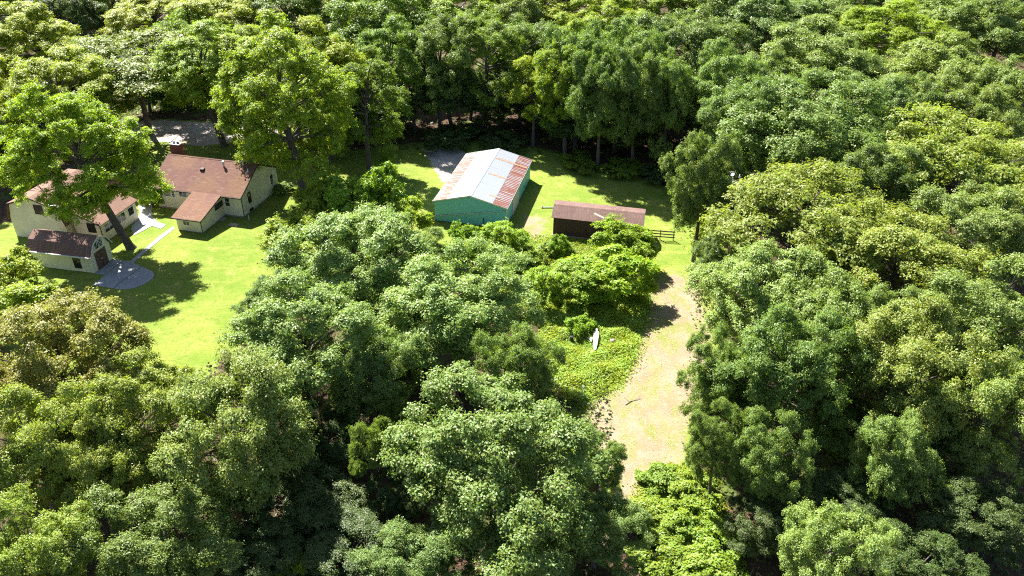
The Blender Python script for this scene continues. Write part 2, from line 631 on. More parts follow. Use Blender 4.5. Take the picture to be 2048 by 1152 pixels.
# ---- tan house with the catslide wing
house = empty('ranch_house', (-46.96, 92.97, 0), -0.2324)
tag(house, 'tan ranch house with a brown shingle roof and a low front wing', 'house')
HW, HL, HE, HR = 13.05, 10.29, 3.09, 2.55
sl = HR / (HL / 2)
mb = MB().prism_x([(.55, .25), (HL - .55, .25), (HL - .55, HE + .55 * sl - .14), (HL / 2, HE + HR - .14), (.55, HE + .55 * sl - .14)], .35, 12.75)
mb.build('wall', M['tan_wall'], house)
MB().box(.38, 12.72, .6, HL - .6, -.1, .25).build('foundation', M['foundation'], house)
mb = MB()
mb.slab([(0, 0, HE), (HW, 0, HE), (HW, HL / 2, HE + HR), (0, HL / 2, HE + HR)], .13)
mb.slab([(0, HL / 2, HE + HR + .001), (HW, HL / 2, HE + HR + .001), (HW, HL, HE), (0, HL, HE)], .13)
roof = mb.build('roof', M['house_shingle'], house)
MB().prism_x([(HL / 2 - .16, HE + HR - .05), (HL / 2, HE + HR + .035), (HL / 2 + .16, HE + HR - .05)], .02, HW - .02).build('ridge_cap', M['house_shingle'], roof)
for x in (-.035, HW + .003):
    mb = MB()
    for s_ in (0, 1):
        ya, yb = (0, HL / 2) if s_ == 0 else (HL, HL / 2)
        mb.hexa([(x, ya, HE - .2), (x, yb, HE + HR - .2), (x, yb, HE + HR - .0), (x, ya, HE - .0)],
                [(x + .03, ya, HE - .2), (x + .03, yb, HE + HR - .2), (x + .03, yb, HE + HR), (x + .03, ya, HE)])
    mb.build('rake_board', M['dark_trim'], roof)
for a, b in ((.0, 6.2), (10.35, HW)):
    MB().box(a, b, -.10, -.015, HE - .16, HE - .03).build('gutter', M['dark_trim'], roof)
MB().tube((12.80, .48, .2), (12.80, .48, HE - .1), .05, .05).build('downspout', M['dark_trim'], house)
MB().tube((.50, .48, .2), (.50, .48, HE - .1), .04, .04).build('downspout', M['tan_wall'], house)


def on_roof(x, y):
    return (x, y, HE + sl * y)


def vent(x, y, kind):
    p = Vector(on_roof(x, y))
    v_ = MB()
    if kind == 'box':
        v_.hexa([p + Vector(q) for q in ((-.28, -.22, -.14), (.28, -.22, -.14), (.28, .22, .08), (-.28, .22, .08))],
                [p + Vector(q) for q in ((-.24, -.2, .16), (.24, -.2, .16), (.24, .2, .26), (-.24, .2, .26))])
        v_.build('roof_vent', M['dark_trim'], roof)
    elif kind == 'stack':
        v_.tube(p - Vector((0, 0, .2)), p + Vector((0, 0, .55)), .12, .12, 10)
        s_ = v_.build('flue', M['galv'], roof)
        MB().tube(p + Vector((0, 0, .55)), p + Vector((0, 0, .74)), .21, .15, 10).build('flue_cap', M['white_trim'], roof)
    else:
        v_.tube(p - Vector((0, 0, .1)), p + Vector((0, 0, .06)), .2, .13, 8)
        v_.tube(p + Vector((0, 0, .05)), p + Vector((0, 0, .36)), .06, .06, 8)
        v_.build('vent_pipe', M['white_trim'], roof)


vent(6.0, 3.35, 'box')
vent(8.64, 4.2, 'stack')
vent(11.15, 4.75, 'stack')
vent(12.2, 3.9, 'pipe')
vent(3.1, .75, 'pipe')
ch = MB().box(-.25, 1.15, 6.0, 6.9, 2.5, 6.55).build('chimney', M['brick'], house)
MB().box(-.31, 1.21, 5.94, 6.96, 6.55, 6.66).build('chimney_cap', M['concrete'], ch)
MB().tube((.2, 6.45, 6.66), (.2, 6.45, 6.95), .16, .14, 10).build('flue', M['pale_concrete'], ch)
MB().tube((.78, 6.45, 6.66), (.78, 6.45, 6.9), .16, .14, 10).build('flue', M['dark_trim'], ch)
# main windows
window(house, 'y-', .95, 1.42, 1.85, 2.70, .55, 1, 2)
window(house, 'y-', 1.60, 2.62, 1.85, 2.70, .55)
window(house, 'y-', 2.80, 3.15, 1.85, 2.70, .55, 1, 2)
window(house, 'y-', 3.88, 4.95, 2.05, 2.70, .55, 2)
window(house, 'y-', 10.42, 11.02, 1.50, 2.58, .55, 1, 2)
window(house, 'x+', 2.08, 2.70, 1.42, 2.78, 12.75, 1, 1, 'dark_trim', .05)
window(house, 'x+', 7.88, 8.56, 1.50, 2.78, 12.75, 1, 2)
window(house, 'x+', 2.0, 2.8, .30, .56, 12.75, 1, 1, 'dark_trim', .03)
MB().box(1.1, 1.35, .50, .549, .62, .78).build('wall_vent', M['dark_trim'], house)
# wing
WX0, WX1, WY, WE = 6.25, 10.30, -4.95, 1.92
wing = MB().prism_x([(.50, .12), (.50, HE - .12), (WY + .4, WE - .0), (WY + .4, .12)], WX0 + .35, WX1 - .30).build('wing_wall', M['tan_wall'], house)
MB().box(WX0 + .39, WX1 - .34, WY + .44, .5, -.1, .12).build('foundation', M['foundation'], wing)
wr = MB().slab([(WX0, WY, WE), (WX1, WY, WE), (WX1, .12, HE + .075), (WX0, .12, HE + .075)], .11).build('wing_roof', M['house_shingle'], house)
mb = MB()
mb.hexa([(WX1 + .003, WY, WE - .17), (WX1 + .003, -.02, HE - .15), (WX1 + .003, -.02, HE + .03), (WX1 + .003, WY, WE)],
        [(WX1 + .035, WY, WE - .17), (WX1 + .035, -.02, HE - .15), (WX1 + .035, -.02, HE + .03), (WX1 + .035, WY, WE)])
mb.build('rake_board', M['dark_trim'], wr)
MB().box(WX0, WX1, WY - .07, WY - .004, WE - .15, WE - .02).build('gutter', M['dark_trim'], wr)
MB().tube((WX1 - .27, WY + .33, .1), (WX1 - .27, WY + .33, WE - .1), .045, .045).build('downspout', M['dark_trim'], wing)
window(house, 'y-', 7.55, 8.35, .95, 1.42, WY + .4, 2)
window(house, 'x+', -1.25, .40, 1.62, 2.22, WX1 - .30, 1, 1, 'dark_trim', .04)
MB().box(WX1 - .3, WX1 + .35, -.9, -.2, .02, .22).build('step', M['foundation'], house)

# ---- teal barn
barn = empty('metal_barn', (-10.085, 90.43, 0), BYAW)
tag(barn, 'teal metal barn with a white and rust striped gable roof', 'barn')
BW, BL, BE, BR = 9.495, 16.06, 2.874, 1.208
prof = [(.12, 0), (BW - .12, 0), (BW - .12, BE - .05), (BW / 2, BE + BR - .07), (.12, BE - .05)]
MB().prism_y(prof, .14, BL - .14).build('wall', M['teal'], barn)
MB().box(.10, BW - .10, .12, BL - .12, -.06, .07).build('base_strip', M['dark_trim'], barn)
bsl = math.hypot(BW / 2, BR)
NC = 18
pw = BL / NC


def rib_sheet(w, l):
    mb = MB()
    xs, zs = [0], [0]
    k = 4
    for i in range(k):
        c = w * (i + .5) / k
        xs += [c - .045, c - .02, c + .02, c + .045]
        zs += [0, .028, .028, 0]
    xs.append(w - .004)
    zs.append(0)
    for i in range(len(xs) - 1):
        mb.poly([(xs[i], 0, zs[i]), (xs[i + 1], 0, zs[i + 1]), (xs[i + 1], l, zs[i + 1]), (xs[i], l, zs[i])])
    return mb


up_me = rib_sheet(pw, bsl * .62).mesh('roof_panel', M['panel_white'])
lo_me = rib_sheet(pw, bsl * .41).mesh('roof_panel', M['panel_rust'])
rng = random.Random(4)
for side in (0, 1):
    ridge = Vector((BW / 2, 0, BE + BR))
    eave = Vector((0 if side == 0 else BW, 0, BE))
    dn = (eave - ridge).normalized()
    alongv = Vector((0, 1, 0))
    nrm = alongv.cross(dn)
    flip = nrm.z < 0
    if flip:
        nrm = -nrm
    for c in range(NC):
        for tier in (0, 1):
            me = up_me if tier == 0 else lo_me
            st = 0 if tier == 0 else bsl * .60
            lift = .030 if tier == 0 else .012
            org = ridge + dn * st + alongv * (c * pw) + nrm * (lift + rng.uniform(0, .004))
            p = link('roof_panel', me, barn)
            # panel x = along the ridge, y = down the slope
            mm = Matrix.Identity(4)
            for i in range(3):
                mm[i][0], mm[i][1], mm[i][2] = alongv[i], dn[i], nrm[i]
            mm.translation = org
            p.matrix_local = mm
    # solid deck under the sheets
    MB().slab([ridge + nrm * -.002, ridge + alongv * BL + nrm * -.002, eave + alongv * BL + nrm * -.002, eave + nrm * -.002], .07).build('roof_deck', M['dark_trim'], barn)
    # old translucent strips and patches across the slope
    sp = [(.105, .10, .70, 'strip_yellow'), (.47, .06, .17, 'strip_rust'), (.475, .17, .62, 'strip_beige'), (.80, .04, .20, 'strip_rust'), (.80, .2, .75, 'strip_beige')] if side == 0 else \
         [(.115, .42, .72, 'strip_beige'), (.465, .12, .64, 'strip_rust'), (.79, .08, .99, 'strip_rust')]
    for (ty, a, b, mt) in sp:
        w = .42 if mt != 'strip_beige' else .34
        if side == 0 and mt == 'strip_yellow':
            a, b = .32, .78
        q0 = ridge + dn * bsl * a + alongv * (BL * ty) + nrm * .064
        q1 = ridge + dn * bsl * b + alongv * (BL * ty) + nrm * .064
        MB().slab([q0, q0 + alongv * w, q1 + alongv * w, q1], .012).build('roof_strip', M[mt], barn)
MB().prism_y([(BW / 2 - .22, BE + BR + .02), (BW / 2, BE + BR + .085), (BW / 2 + .22, BE + BR + .02)], -.01, BL + .01).build('ridge_cap', M['panel_white'], barn)
for y in (-.03, BL):
    mb = MB()
    for xa in (0, BW):
        mb.hexa([(xa, y, BE - .12), (BW / 2, y, BE + BR - .12), (BW / 2, y, BE + BR + .05), (xa, y, BE + .05)],
                [(xa, y + .03, BE - .12), (BW / 2, y + .03, BE + BR - .12), (BW / 2, y + .03, BE + BR + .05), (xa, y + .03, BE + .05)])
    mb.build('rake_trim', M['galv'], barn)
for x in (-.10, BW + .004):
    MB().box(x, x + .1, -.02, BL + .02, BE - .16, BE - .03).build('gutter', M['galv'], barn)
MB().box(BW - .11, BW - .03, 3.95, 7.85, .05, 2.35).build('sliding_door', M['white_paint'], barn)
MB().box(BW - .11, BW - .0, 3.6, 12.0, 2.38, 2.48).build('door_rail', M['dark_trim'], barn)
mb = MB()
mb.tube((BW - .05, .06, 2.50), (.02, .06, .72), .05, .05)
mb.tube((.02, .06, .76), (.02, .06, .15), .05, .05)
mb.tube((BW - .05, .06, 2.47), (BW - .05, .0, BE - .06), .05, .05)
mb.build('drainpipe', M['galv'], barn)
MB().tube((6.53, .08, 0), (6.53, .08, 1.2), .045, .045).build('post', M['black'], barn)

# ---- brown cabin with horizontal boards
cab = empty('board_cabin', (4.757, 86.866, 0), -0.2043)
tag(cab, 'long low dark brown board cabin with a faded brown roof', 'cabin')
CL_, CE = 11.1, 2.6
cprof = [(.22, .14), (4.0, .14), (4.0, CE - .06), (2.9, 3.42), (1.75, 3.42), (.22, CE - .06)]
MB().prism_x(cprof, .22, CL_ - .22).build('wall', M['siding_brown'], cab)
MB().prism_x([(-.02, .03), (4.1, .03), (4.1, .16), (-.02, .16)], .1, CL_ - .1).build('sill_beam', M['sill_wood'], cab)
nb = 13
plank_f = MB().hexa([(0, -.035, 0), (CL_ - .4, -.035, 0), (CL_ - .4, 0, 0), (0, 0, 0)],
                    [(0, -.012, .195), (CL_ - .4, -.012, .195), (CL_ - .4, 0, .195), (0, 0, .195)]).mesh('plank', M['siding_brown'])
plank_e = MB().hexa([(0, 0, 0), (.035, 0, 0), (.035, 3.8, 0), (0, 3.8, 0)],
                    [(0, 0, .195), (.012, 0, .195), (.012, 3.8, .195), (0, 3.8, .195)]).mesh('plank', M['siding_brown'])
for i in range(nb - 1):
    p = link('plank', plank_f, cab)
    p.location = (.2, .218, .165 + i * .2)
    p = link('plank', plank_e, cab)
    p.location = (CL_ - .218, .21, .165 + i * .2)
croof = [(-.05, CE - .02), (1.72, 3.56), (2.93, 3.56), (4.3, CE - .02)]
mb = MB()
for (ya, za), (yb, zb) in zip(croof[:-1], croof[1:]):
    mb.slab([(-.05, ya, za), (CL_ + .05, ya, za), (CL_ + .05, yb, zb), (-.05, yb, zb)], .08)
cr = mb.build('roof', M['cabin_roofing'], cab)
for x in (1.9, 5.2, 8.4):
    pass
mb = MB()
for (ya, za), (yb, zb) in zip(croof[:-1], croof[1:]):
    mb.hexa([(CL_ + .053, ya, za - .16), (CL_ + .053, yb, zb - .16), (CL_ + .053, yb, zb), (CL_ + .053, ya, za)],
            [(CL_ + .08, ya, za - .16), (CL_ + .08, yb, zb - .16), (CL_ + .08, yb, zb), (CL_ + .08, ya, za)])
mb.build('rake_board', M['dark_trim'], cr)
b_ = MB().slab([(0, 0, 0), (1.3, -.55, 0), (1.38, -.33, 0), (.08, .22, 0)], .04).build('loose_board', M['pale_wood'])
b_.matrix_world = Matrix.Translation((4.757, 86.866, 0)) @ Matrix.Rotation(-.2043, 4, 'Z') @ Matrix.Translation((5.0, .95, 3.14)) @ Matrix.Rotation(math.radians(28), 4, 'X')
tag(b_, 'pale loose board lying on the brown cabin roof', 'board')

# ---- gambrel garden shed
shed = empty('gambrel_shed', (-54.863, 77.536, 0), -0.187)
tag(shed, 'small cream gambrel shed with brown double doors and patched roof', 'shed')
SL, SDp, SE = 8.0, 3.96, 2.18
sp_ = [(.25, .05), (SDp - .25, .05), (SDp - .25, SE), (SDp - .87, SE + 1.0), (SDp / 2, SE + 1.6), (.87, SE + 1.0), (.25, SE)]
MB().prism_x(sp_, .25, SL - .2).build('wall', M['shed_wall'], shed)
rp = [(-.02, SE - .02), (.14, SE + .10), (.80, SE + 1.10), (SDp / 2, SE + 1.72), (SDp - .80, SE + 1.10), (SDp - .14, SE + .10), (SDp + .02, SE - .02)]
mb = MB()
for (ya, za), (yb, zb) in zip(rp[:-1], rp[1:]):
    mb.slab([(-.02, ya, za), (SL + .06, ya, za), (SL + .06, yb, zb), (-.02, yb, zb)], .06)
sr = mb.build('roof', M['shed_shingle'], shed)
mb = MB()
for (ya, za), (yb, zb) in zip(rp[:-1], rp[1:]):
    mb.hexa([(SL + .063, ya, za - .14), (SL + .063, yb, zb - .14), (SL + .063, yb, zb), (SL + .063, ya, za)],
            [(SL + .09, ya, za - .14), (SL + .09, yb, zb - .14), (SL + .09, yb, zb), (SL + .09, ya, za)])
mb.build('rake_board', M['white_trim'], sr)
# rows of wooden shakes on the steep lower slope, each course a little proud
rowm = MB()
for i in range(11):
    x0 = i * .72
    rowm.box(x0, x0 + .70, 0, .16, 0, .022)
rowm = rowm.mesh('shingle_course', M['shed_shingle'])
d_ = Vector((0, .80 - .14, 1.0)).normalized()
n_ = Vector((0, -d_.z, d_.y))
for k in range(6):
    p = link('shingle_course', rowm, sr)
    mm = Matrix.Identity(4)
    for i in range(3):
        mm[i][0], mm[i][1], mm[i][2] = (1, 0, 0)[i], d_[i], n_[i]
    mm.translation = Vector((.02 + (k % 2) * .06 - .03, .14, SE + .10)) + d_ * (.04 + k * .19) + n_ * .004
    p.matrix_local = mm
MB().box(-.05, SL + .05, -.13, -.03, SE - .12, SE - .01).build('gutter', M['white_trim'], sr)
dr = MB().box(SL - .2, SL - .15, .98, 2.86, .06, 2.15).build('door', M['brown_door'], shed)
MB().box(SL - .149, SL - .12, 1.90, 1.94, .08, 2.13).build('door_gap', M['black'], dr)
MB().box(SL - .148, SL - .09, 1.97, 2.03, .95, 1.2).build('handle', M['galv'], dr)
MB().box(SL - .148, SL - .09, 1.81, 1.87, .95, 1.2).build('handle', M['galv'], dr)
ht = MB().box(SL - .2, SL - .165, 1.30, 2.66, 2.42, 3.32).build('loft_hatch', M['black'], shed)
mb = MB()
for (a, b, c, d) in ((1.25, 1.32, 2.38, 3.36), (2.64, 2.71, 2.38, 3.36), (1.32, 2.64, 2.38, 2.45), (1.32, 2.64, 3.29, 3.36), (1.95, 2.01, 2.45, 3.29)):
    mb.box(SL - .2, SL - .13, a, b, c, d)
mb.build('frame', M['white_trim'], ht)
mb = MB()
for (y0, z0, y1, z1) in ((1.35, 2.5, 1.92, 3.25), (2.04, 3.25, 2.6, 2.5), (2.04, 2.5, 2.6, 3.25)):
    mb.tube((SL - .145, y0, z0), (SL - .145, y1, z1), .03, .03, 4)
mb.build('brace', M['white_trim'], ht)
window(shed, 'y-', 5.55, 6.35, .55, 1.72, .25, 1, 1, 'dark_trim', .05)

# ---- big gambrel building, and the low house joined to its side
GY = -.21


def rot(x, y):
    return (x * math.cos(GY) - y * math.sin(GY), x * math.sin(GY) + y * math.cos(GY), 0)


gar = empty('gambrel_garage', rot(-73.2, 70.35), GY)
tag(gar, 'large cream gambrel garage with brown roof behind the small shed', 'garage')
GL = 10.5
gp = [(-3.75, 0), (3.75, 0), (3.75, 2.45), (3.25, 4.45), (0, 5.55), (-3.25, 4.45), (-3.75, 2.45)]
MB().prism_y(gp, .1, GL - .1).build('wall', M['cream_wall'], gar)
gr = [(-4.05, 2.35), (-3.38, 4.55), (0, 5.68), (3.38, 4.55), (4.05, 2.35)]
mb = MB()
for (xa, za), (xb, zb) in zip(gr[:-1], gr[1:]):
    mb.slab([(xa, -.15, za), (xa, GL + .1, za), (xb, GL + .1, zb), (xb, -.15, zb)], .09)
grr = mb.build('roof', M['gambrel_shingle'], gar)
mb = MB()
for (xa, za), (xb, zb) in zip(gr[:-1], gr[1:]):
    mb.hexa([(xa, -.20, za - .17), (xb, -.20, zb - .17), (xb, -.20, zb), (xa, -.20, za)],
            [(xa, -.155, za - .17), (xb, -.155, zb - .17), (xb, -.155, zb), (xa, -.155, za)])
mb.build('rake_board', M['dark_trim'], grr)
MB().slab([(2.3, -.13, 4.95), (3.33, -.13, 4.61), (3.33, .55, 4.61), (2.3, .35, 4.95)], .01).build('lit_corner', M['pale_metal'], grr)  # lit roof corner, its brightness put into the colour of a pale plate
window(gar, 'y-', .15, 1.25, 3.55, 4.65, .1, 2, 1, 'dark_trim', .05)

low = empty('annex_house', rot(-69.3, 71.3), GY)
tag(low, 'low tan house joined to the gambrel garage, half under the maple', 'house')
LL = 7.0
MB().prism_y([(.2, 0), (3.75, 0), (3.75, 2.5), (.2, 3.92)], .1, LL - .1).build('wall', M['tan_wall'], low)
lr = MB()
lr.slab([(-.1, -.2, 4.22), (-.1, LL + .1, 4.22), (4.1, LL + .1, 2.52), (4.1, -.2, 2.52)], .09)
lr = lr.build('roof', M['gambrel_shingle'], low)
MB().hexa([(-.1, -.25, 4.05), (4.1, -.25, 2.36), (4.1, -.25, 2.52), (-.1, -.25, 4.22)],
          [(-.1, -.205, 4.05), (4.1, -.205, 2.36), (4.1, -.205, 2.52), (-.1, -.205, 4.22)]).build('rake_board', M['dark_trim'], lr)
MB().tube((3.82, .02, 0), (3.82, .02, 2.45), .05, .05).build('downspout', M['dark_trim'], low)
window(low, 'y-', 2.05, 3.05, 1.35, 2.45, .1, 2, 1, 'dark_trim', .05)
window(low, 'x+', .75, 2.35, 1.05, 2.05, 3.75, 2)
window(low, 'x+', 2.95, 4.6, 1.05, 2.05, 3.75, 2)
window(low, 'x+', 5.3, 6.3, 1.05, 2.05, 3.75)

# ---- pale metal shed among the trees
ms = empty('metal_shed', at(1482, 398), -.2)
tag(ms, 'pale metal roofed shed glimpsed through the trees by the cabin', 'shed')
MB().prism_y([(-3, 0), (3, 0), (3, 2.3), (0, 3.2), (-3, 2.3)], -2.5, 2.5).build('wall', M['pale_metal'], ms)
mb = MB()
mb.slab([(-3.2, -2.7, 2.3), (-3.2, 2.7, 2.3), (0, 2.7, 3.3), (0, -2.7, 3.3)], .05)
mb.slab([(3.2, -2.7, 2.3), (3.2, 2.7, 2.3), (0, 2.7, 3.301), (0, -2.7, 3.301)], .05)
mb.build('roof', M['pale_metal'], ms)
MB().box(-.9, .9, -2.55, -2.503, 0, 2.0).build('door', M['galv'], ms)

# ------------------------------------------------------------------ small things in the yard
# rail fence beside the cabin
p0, p1 = at(1293, 477), at(1346, 481)
fd = (p1 - p0)
fl = fd.length
fn = empty('rail_fence', p0, math.atan2(fd.y, fd.x))
tag(fn, 'dark three-rail wooden fence at the end of the brown cabin', 'fence')
for z in (.42, .80, 1.18):
    MB().box(-.75, fl + .15, -.05, -.01, z - .07, z + .07).build('rail', M['old_board'], fn)
for x in (.12, fl * .5, fl):
    MB().box(x - .05, x + .05, -.008, .09, -.1, 1.32).build('post', M['old_board'], fn)

# lamp post by the driveway
lb = at(471.8, 280.4)
lp = empty('lamp_post', lb)
tag(lp, 'black lamp post at the edge of the gravel driveway', 'lamp post')
MB().tube((0, 0, 0), (0, 0, 1.75), .055, .04).build('pole', M['black'], lp)
lh = MB().tube((0, 0, 1.75), (0, 0, 2.1), .09, .17, 6).build('lantern', M['glass'], lp)
MB().tube((0, 0, 2.1), (0, 0, 2.28), .22, .03, 6).build('lantern_roof', M['black'], lh)

# pole with a flat white top near the driveway
wp = empty('feeder_post', at(533, 283))
tag(wp, 'thin post with a flat white top under the tall maple', 'post')
MB().tube((0, 0, 0), (0, 0, 1.45), .035, .035).build('pole', M['galv'], wp)
MB().box(-.42, .42, -.3, .3, 1.45, 1.53).build('top', M['white_paint'], wp)

# white discarded hull and boards in the weeds
jb = at(1190, 703) + Vector((0, 0, .34))
jk = empty('discarded_panel', jb, math.radians(-7))
jk.scale = (.72, .78, .8)
tag(jk, 'long white discarded panel lying in the weeds with a broken side piece', 'junk')
mb = MB()
prof = [(-.33, .2), (-.36, 2.6), (-.30, 3.0), (.30, 3.05), (.36, 2.6), (.30, .9), (.10, -.5), (-.12, -.45)]
mb.hexa([(x, y, .16 + .10 * y) for x, y in prof], [(x * .94, y, .23 + .11 * y) for x, y in prof])
mb.build('panel', M['white_paint'], jk)
MB().slab([(-.14, 3.1, .58), (.16, 3.1, .58), (.12, 3.55, .64), (-.10, 3.5, .64)], .05).build('end_piece', M['white_paint'], jk)
MB().slab([(-.55, 1.15, .24), (-.50, 2.0, .36), (-.95, 1.85, .26), (-1.35, 2.1, .20), (-1.15, 1.2, .12)][:4], .05).build('side_piece', M['white_paint'], jk)
for y in (.7, 1.5, 2.3):
    MB().box(-.31, .31, y, y + .05, .245 + .11 * y, .275 + .11 * y).build('rib', M['galv'], jk)
bd = MB().slab([(0, 0, .3), (.22, .0, .3), (.62, 1.0, .36), (.36, 1.05, .36)], .04).build('broken_board', M['pale_wood'])
bd.location = at(1176, 719)
tag(bd, 'grey broken board below the white panel in the weeds', 'board')
mb = MB()


def rock(seed, r):
    rr = random.Random(seed)
    import bmesh
    bm = bmesh.new()
    bmesh.ops.create_icosphere(bm, subdivisions=2, radius=r)
    for v in bm.verts:
        v.co *= rr.uniform(.78, 1.15)
        v.co.z *= .65
    me = bpy.data.meshes.new('stone')
    bm.to_mesh(me)
    bm.free()
    me.materials.append(M['stone'])
    return me


for i, (x, y, r, lab) in enumerate(((1225, 683, .28, 'small brown stone in the weeds, uppermost of three'), (1232, 700, .36, 'largest brown stone among the weeds right of the white panel'),
                                    (1241, 708, .24, 'small brown stone in the weeds nearest the dirt track'))):
    s = link('stone', rock(i, r))
    s.location = at(x, y) + Vector((0, 0, r * .4))
    tag(s, lab, 'stone', 'stones in the weeds')
st = MB().tube((0, 0, .1), (0, 0, .62), .2, .17, 10).build('stump', M['black'])
st.location = at(1143, 683)
tag(st, 'short black stump standing in the weeds left of white panel', 'stump')

# fallen branch on the track
fb0, fb1 = at(1251.5, 809, .06), at(1281.5, 794.5, .06)
mb = MB()
pts = [fb0.lerp(fb1, t) + Vector((0, .12 * math.sin(5 * t), .03 * math.sin(9 * t))) for t in (0, .25, .5, .75, 1)]
for a, b, r in zip(pts[:-1], pts[1:], (.04, .036, .03, .024)):
    mb.tube(a, b, r, r * .85, 6)
mb.tube(pts[1], pts[1] + Vector((-.5, .8, .1)), .03, .012, 5)
mb.tube(pts[2], pts[2] + Vector((.7, .55, .12)), .03, .012, 5)
fbo = mb.build('fallen_branch', M['stone'])
tag(fbo, 'thin fallen branch lying across the dirt clearing', 'branch')

# white pipe left of the cabin
mb = MB()
a, b = at(1084, 415, .12), at(1108, 414.5, .12)
mb.tube(a, b, .07, .07, 8)
mb.tube(a, a + Vector((.0, .12, .16)), .12, .10, 8)
wpp = mb.build('white_pipe', M['white_paint'])
tag(wpp, 'white pipe lying on the grass behind the cabin corner', 'pipe')

# bits by the house
mb = MB().tube((0, 0, 0), (.0, 0, .75), .05, .05)
o = mb.build('cleanout_pipe', M['white_paint'])
o.location = at(498.5, 441)
tag(o, 'short white pipe upright at the house gable corner', 'pipe')
o = MB().tube((0, 0, .04), (.9, -.28, .04), .06, .06).build('downspout_end', M['white_paint'])
o.location = at(549, 433)
tag(o, 'short white pipe lying on the lawn at the shadow edge', 'pipe')
stp = empty('wooden_pallet', at(468, 450.5), -.30)
tag(stp, 'small weathered wooden pallet on the lawn by the house', 'pallet')
for i in range(5):
    MB().box(-.62, .62, -.36 + i * .15, -.25 + i * .15, .06, .085).build('slat', M['pale_wood'], stp)
for x in (-.56, 0, .5):
    MB().box(x, x + .06, -.36, .36, .0, .059).build('bearer', M['pale_wood'], stp)


def tarp(name, loc, rx, ry, h, mat, label, seed):
    rr = np.random.default_rng(seed)
    n = 15
    vs_, fs = [], []
    for j in range(n):
        for i in range(n):
            u, v = i / (n - 1) * 2 - 1, j / (n - 1) * 2 - 1
            r = max(abs(u), abs(v))
            z = h * max(0, 1 - r ** 3) + rr.normal(0, .03) + .03
            vs_.append((u * rx * (1 + rr.normal(0, .02)), v * ry * (1 + rr.normal(0, .02)), max(z, .012)))
    for j in range(n - 1):
        for i in range(n - 1):
            k = j * n + i
            fs.append((k, k + 1, k + n + 1, k + n))
    me = bpy.data.meshes.new(name)
    me.from_pydata(vs_, [], fs)
    me.materials.append(mat)
    o = link(name, me)
    o.location = loc
    tag(o, label, 'tarp')
    return o


tarp('red_tarp', at(620, 334), .7, .5, .6, M['red_tarp'], 'red tarp covered heap behind the forked maple trunk', 1)
tarp('blue_tarp', at(709, 441), 1.3, .9, .8, M['blue_tarp'], 'blue tarp showing between the young trees', 2)

# ------------------------------------------------------------------ foliage
UP = np.array([0, 0, 1.0])


def nrmz(a):
    return a / (np.linalg.norm(a, axis=-1, keepdims=True) + 1e-9)


def leaf_mesh(name, pos, nor, axis, L, W, mat, rng, tone=None):
    n = len(pos)
    side = nrmz(np.cross(nor, axis))
    axis = nrmz(np.cross(side, nor))
    L = L[:, None]
    W = W[:, None]
    v = np.empty((n, 4, 3), np.float32)
    v[:, 0] = pos - axis * L * .5
    v[:, 1] = pos + side * W * .5 + nor * W * .16 - axis * L * .04
    v[:, 2] = pos + axis * L * .5 - nor * L * .08
    v[:, 3] = pos - side * W * .5 + nor * W * .16 - axis * L * .04
    me = bpy.data.meshes.new(name)
    me.vertices.add(n * 4)
    me.vertices.foreach_set('co', v.ravel())
    me.loops.add(n * 4)
    me.loops.foreach_set('vertex_index', np.arange(n * 4, dtype=np.int32))
    me.polygons.add(n)
    me.polygons.foreach_set('loop_start', np.arange(n, dtype=np.int32) * 4)
    me.polygons.foreach_set('loop_total', np.full(n, 4, np.int32))
    lv = rng.random(n)
    if tone is not None:
        lv = np.clip(.45 * lv + .55 * tone, 0, .99)
    lv = np.repeat(lv.astype(np.float32), 4)
    a = me.attributes.new('leaf', 'FLOAT', 'POINT')
    a.data.foreach_set('value', lv)
    me.update(calc_edges=True)
    me.materials.append(mat)
    return me


def leaves_on_clumps(cc, cr, out, nleaf, flat, rng, upb=.55, outb=.35, inner=.35, sprig=.15):
    """leaf positions and normals on the upper and outer shells of clumps"""
    k = len(cc)
    per = 9
    ns = max(1, int(nleaf / per))
    idx = np.repeat(np.arange(k), ns)
    n = len(idx)
    sq = rng.uniform(.72, 1.3, (k, 3))
    d = nrmz(rng.normal(size=(n, 3)) + UP * upb + out[idx] * outb)
    rad = cr[idx] * (inner + (1 - inner) * rng.random(n) ** .5) * rng.normal(1, .20, n)
    sp = cc[idx] + d * rad[:, None] * np.array([1, 1, flat]) * sq[idx]
    # sprigs of a few leaves each
    dj = np.repeat(d, per, 0)
    n = len(dj)
    p = np.repeat(sp, per, 0) + rng.normal(size=(n, 3)) * sprig * np.array([1, 1, .7])
    lean = np.repeat(nrmz(rng.normal(size=(len(sp), 3))), per, 0)
    nor = nrmz(dj * .62 + UP * .5 + lean * .42 + rng.normal(size=(n, 3)) * .30)
    ax = nrmz(dj * np.array([1, 1, .3]) + rng.normal(size=(n, 3)) * .6)
    return p, nor, ax


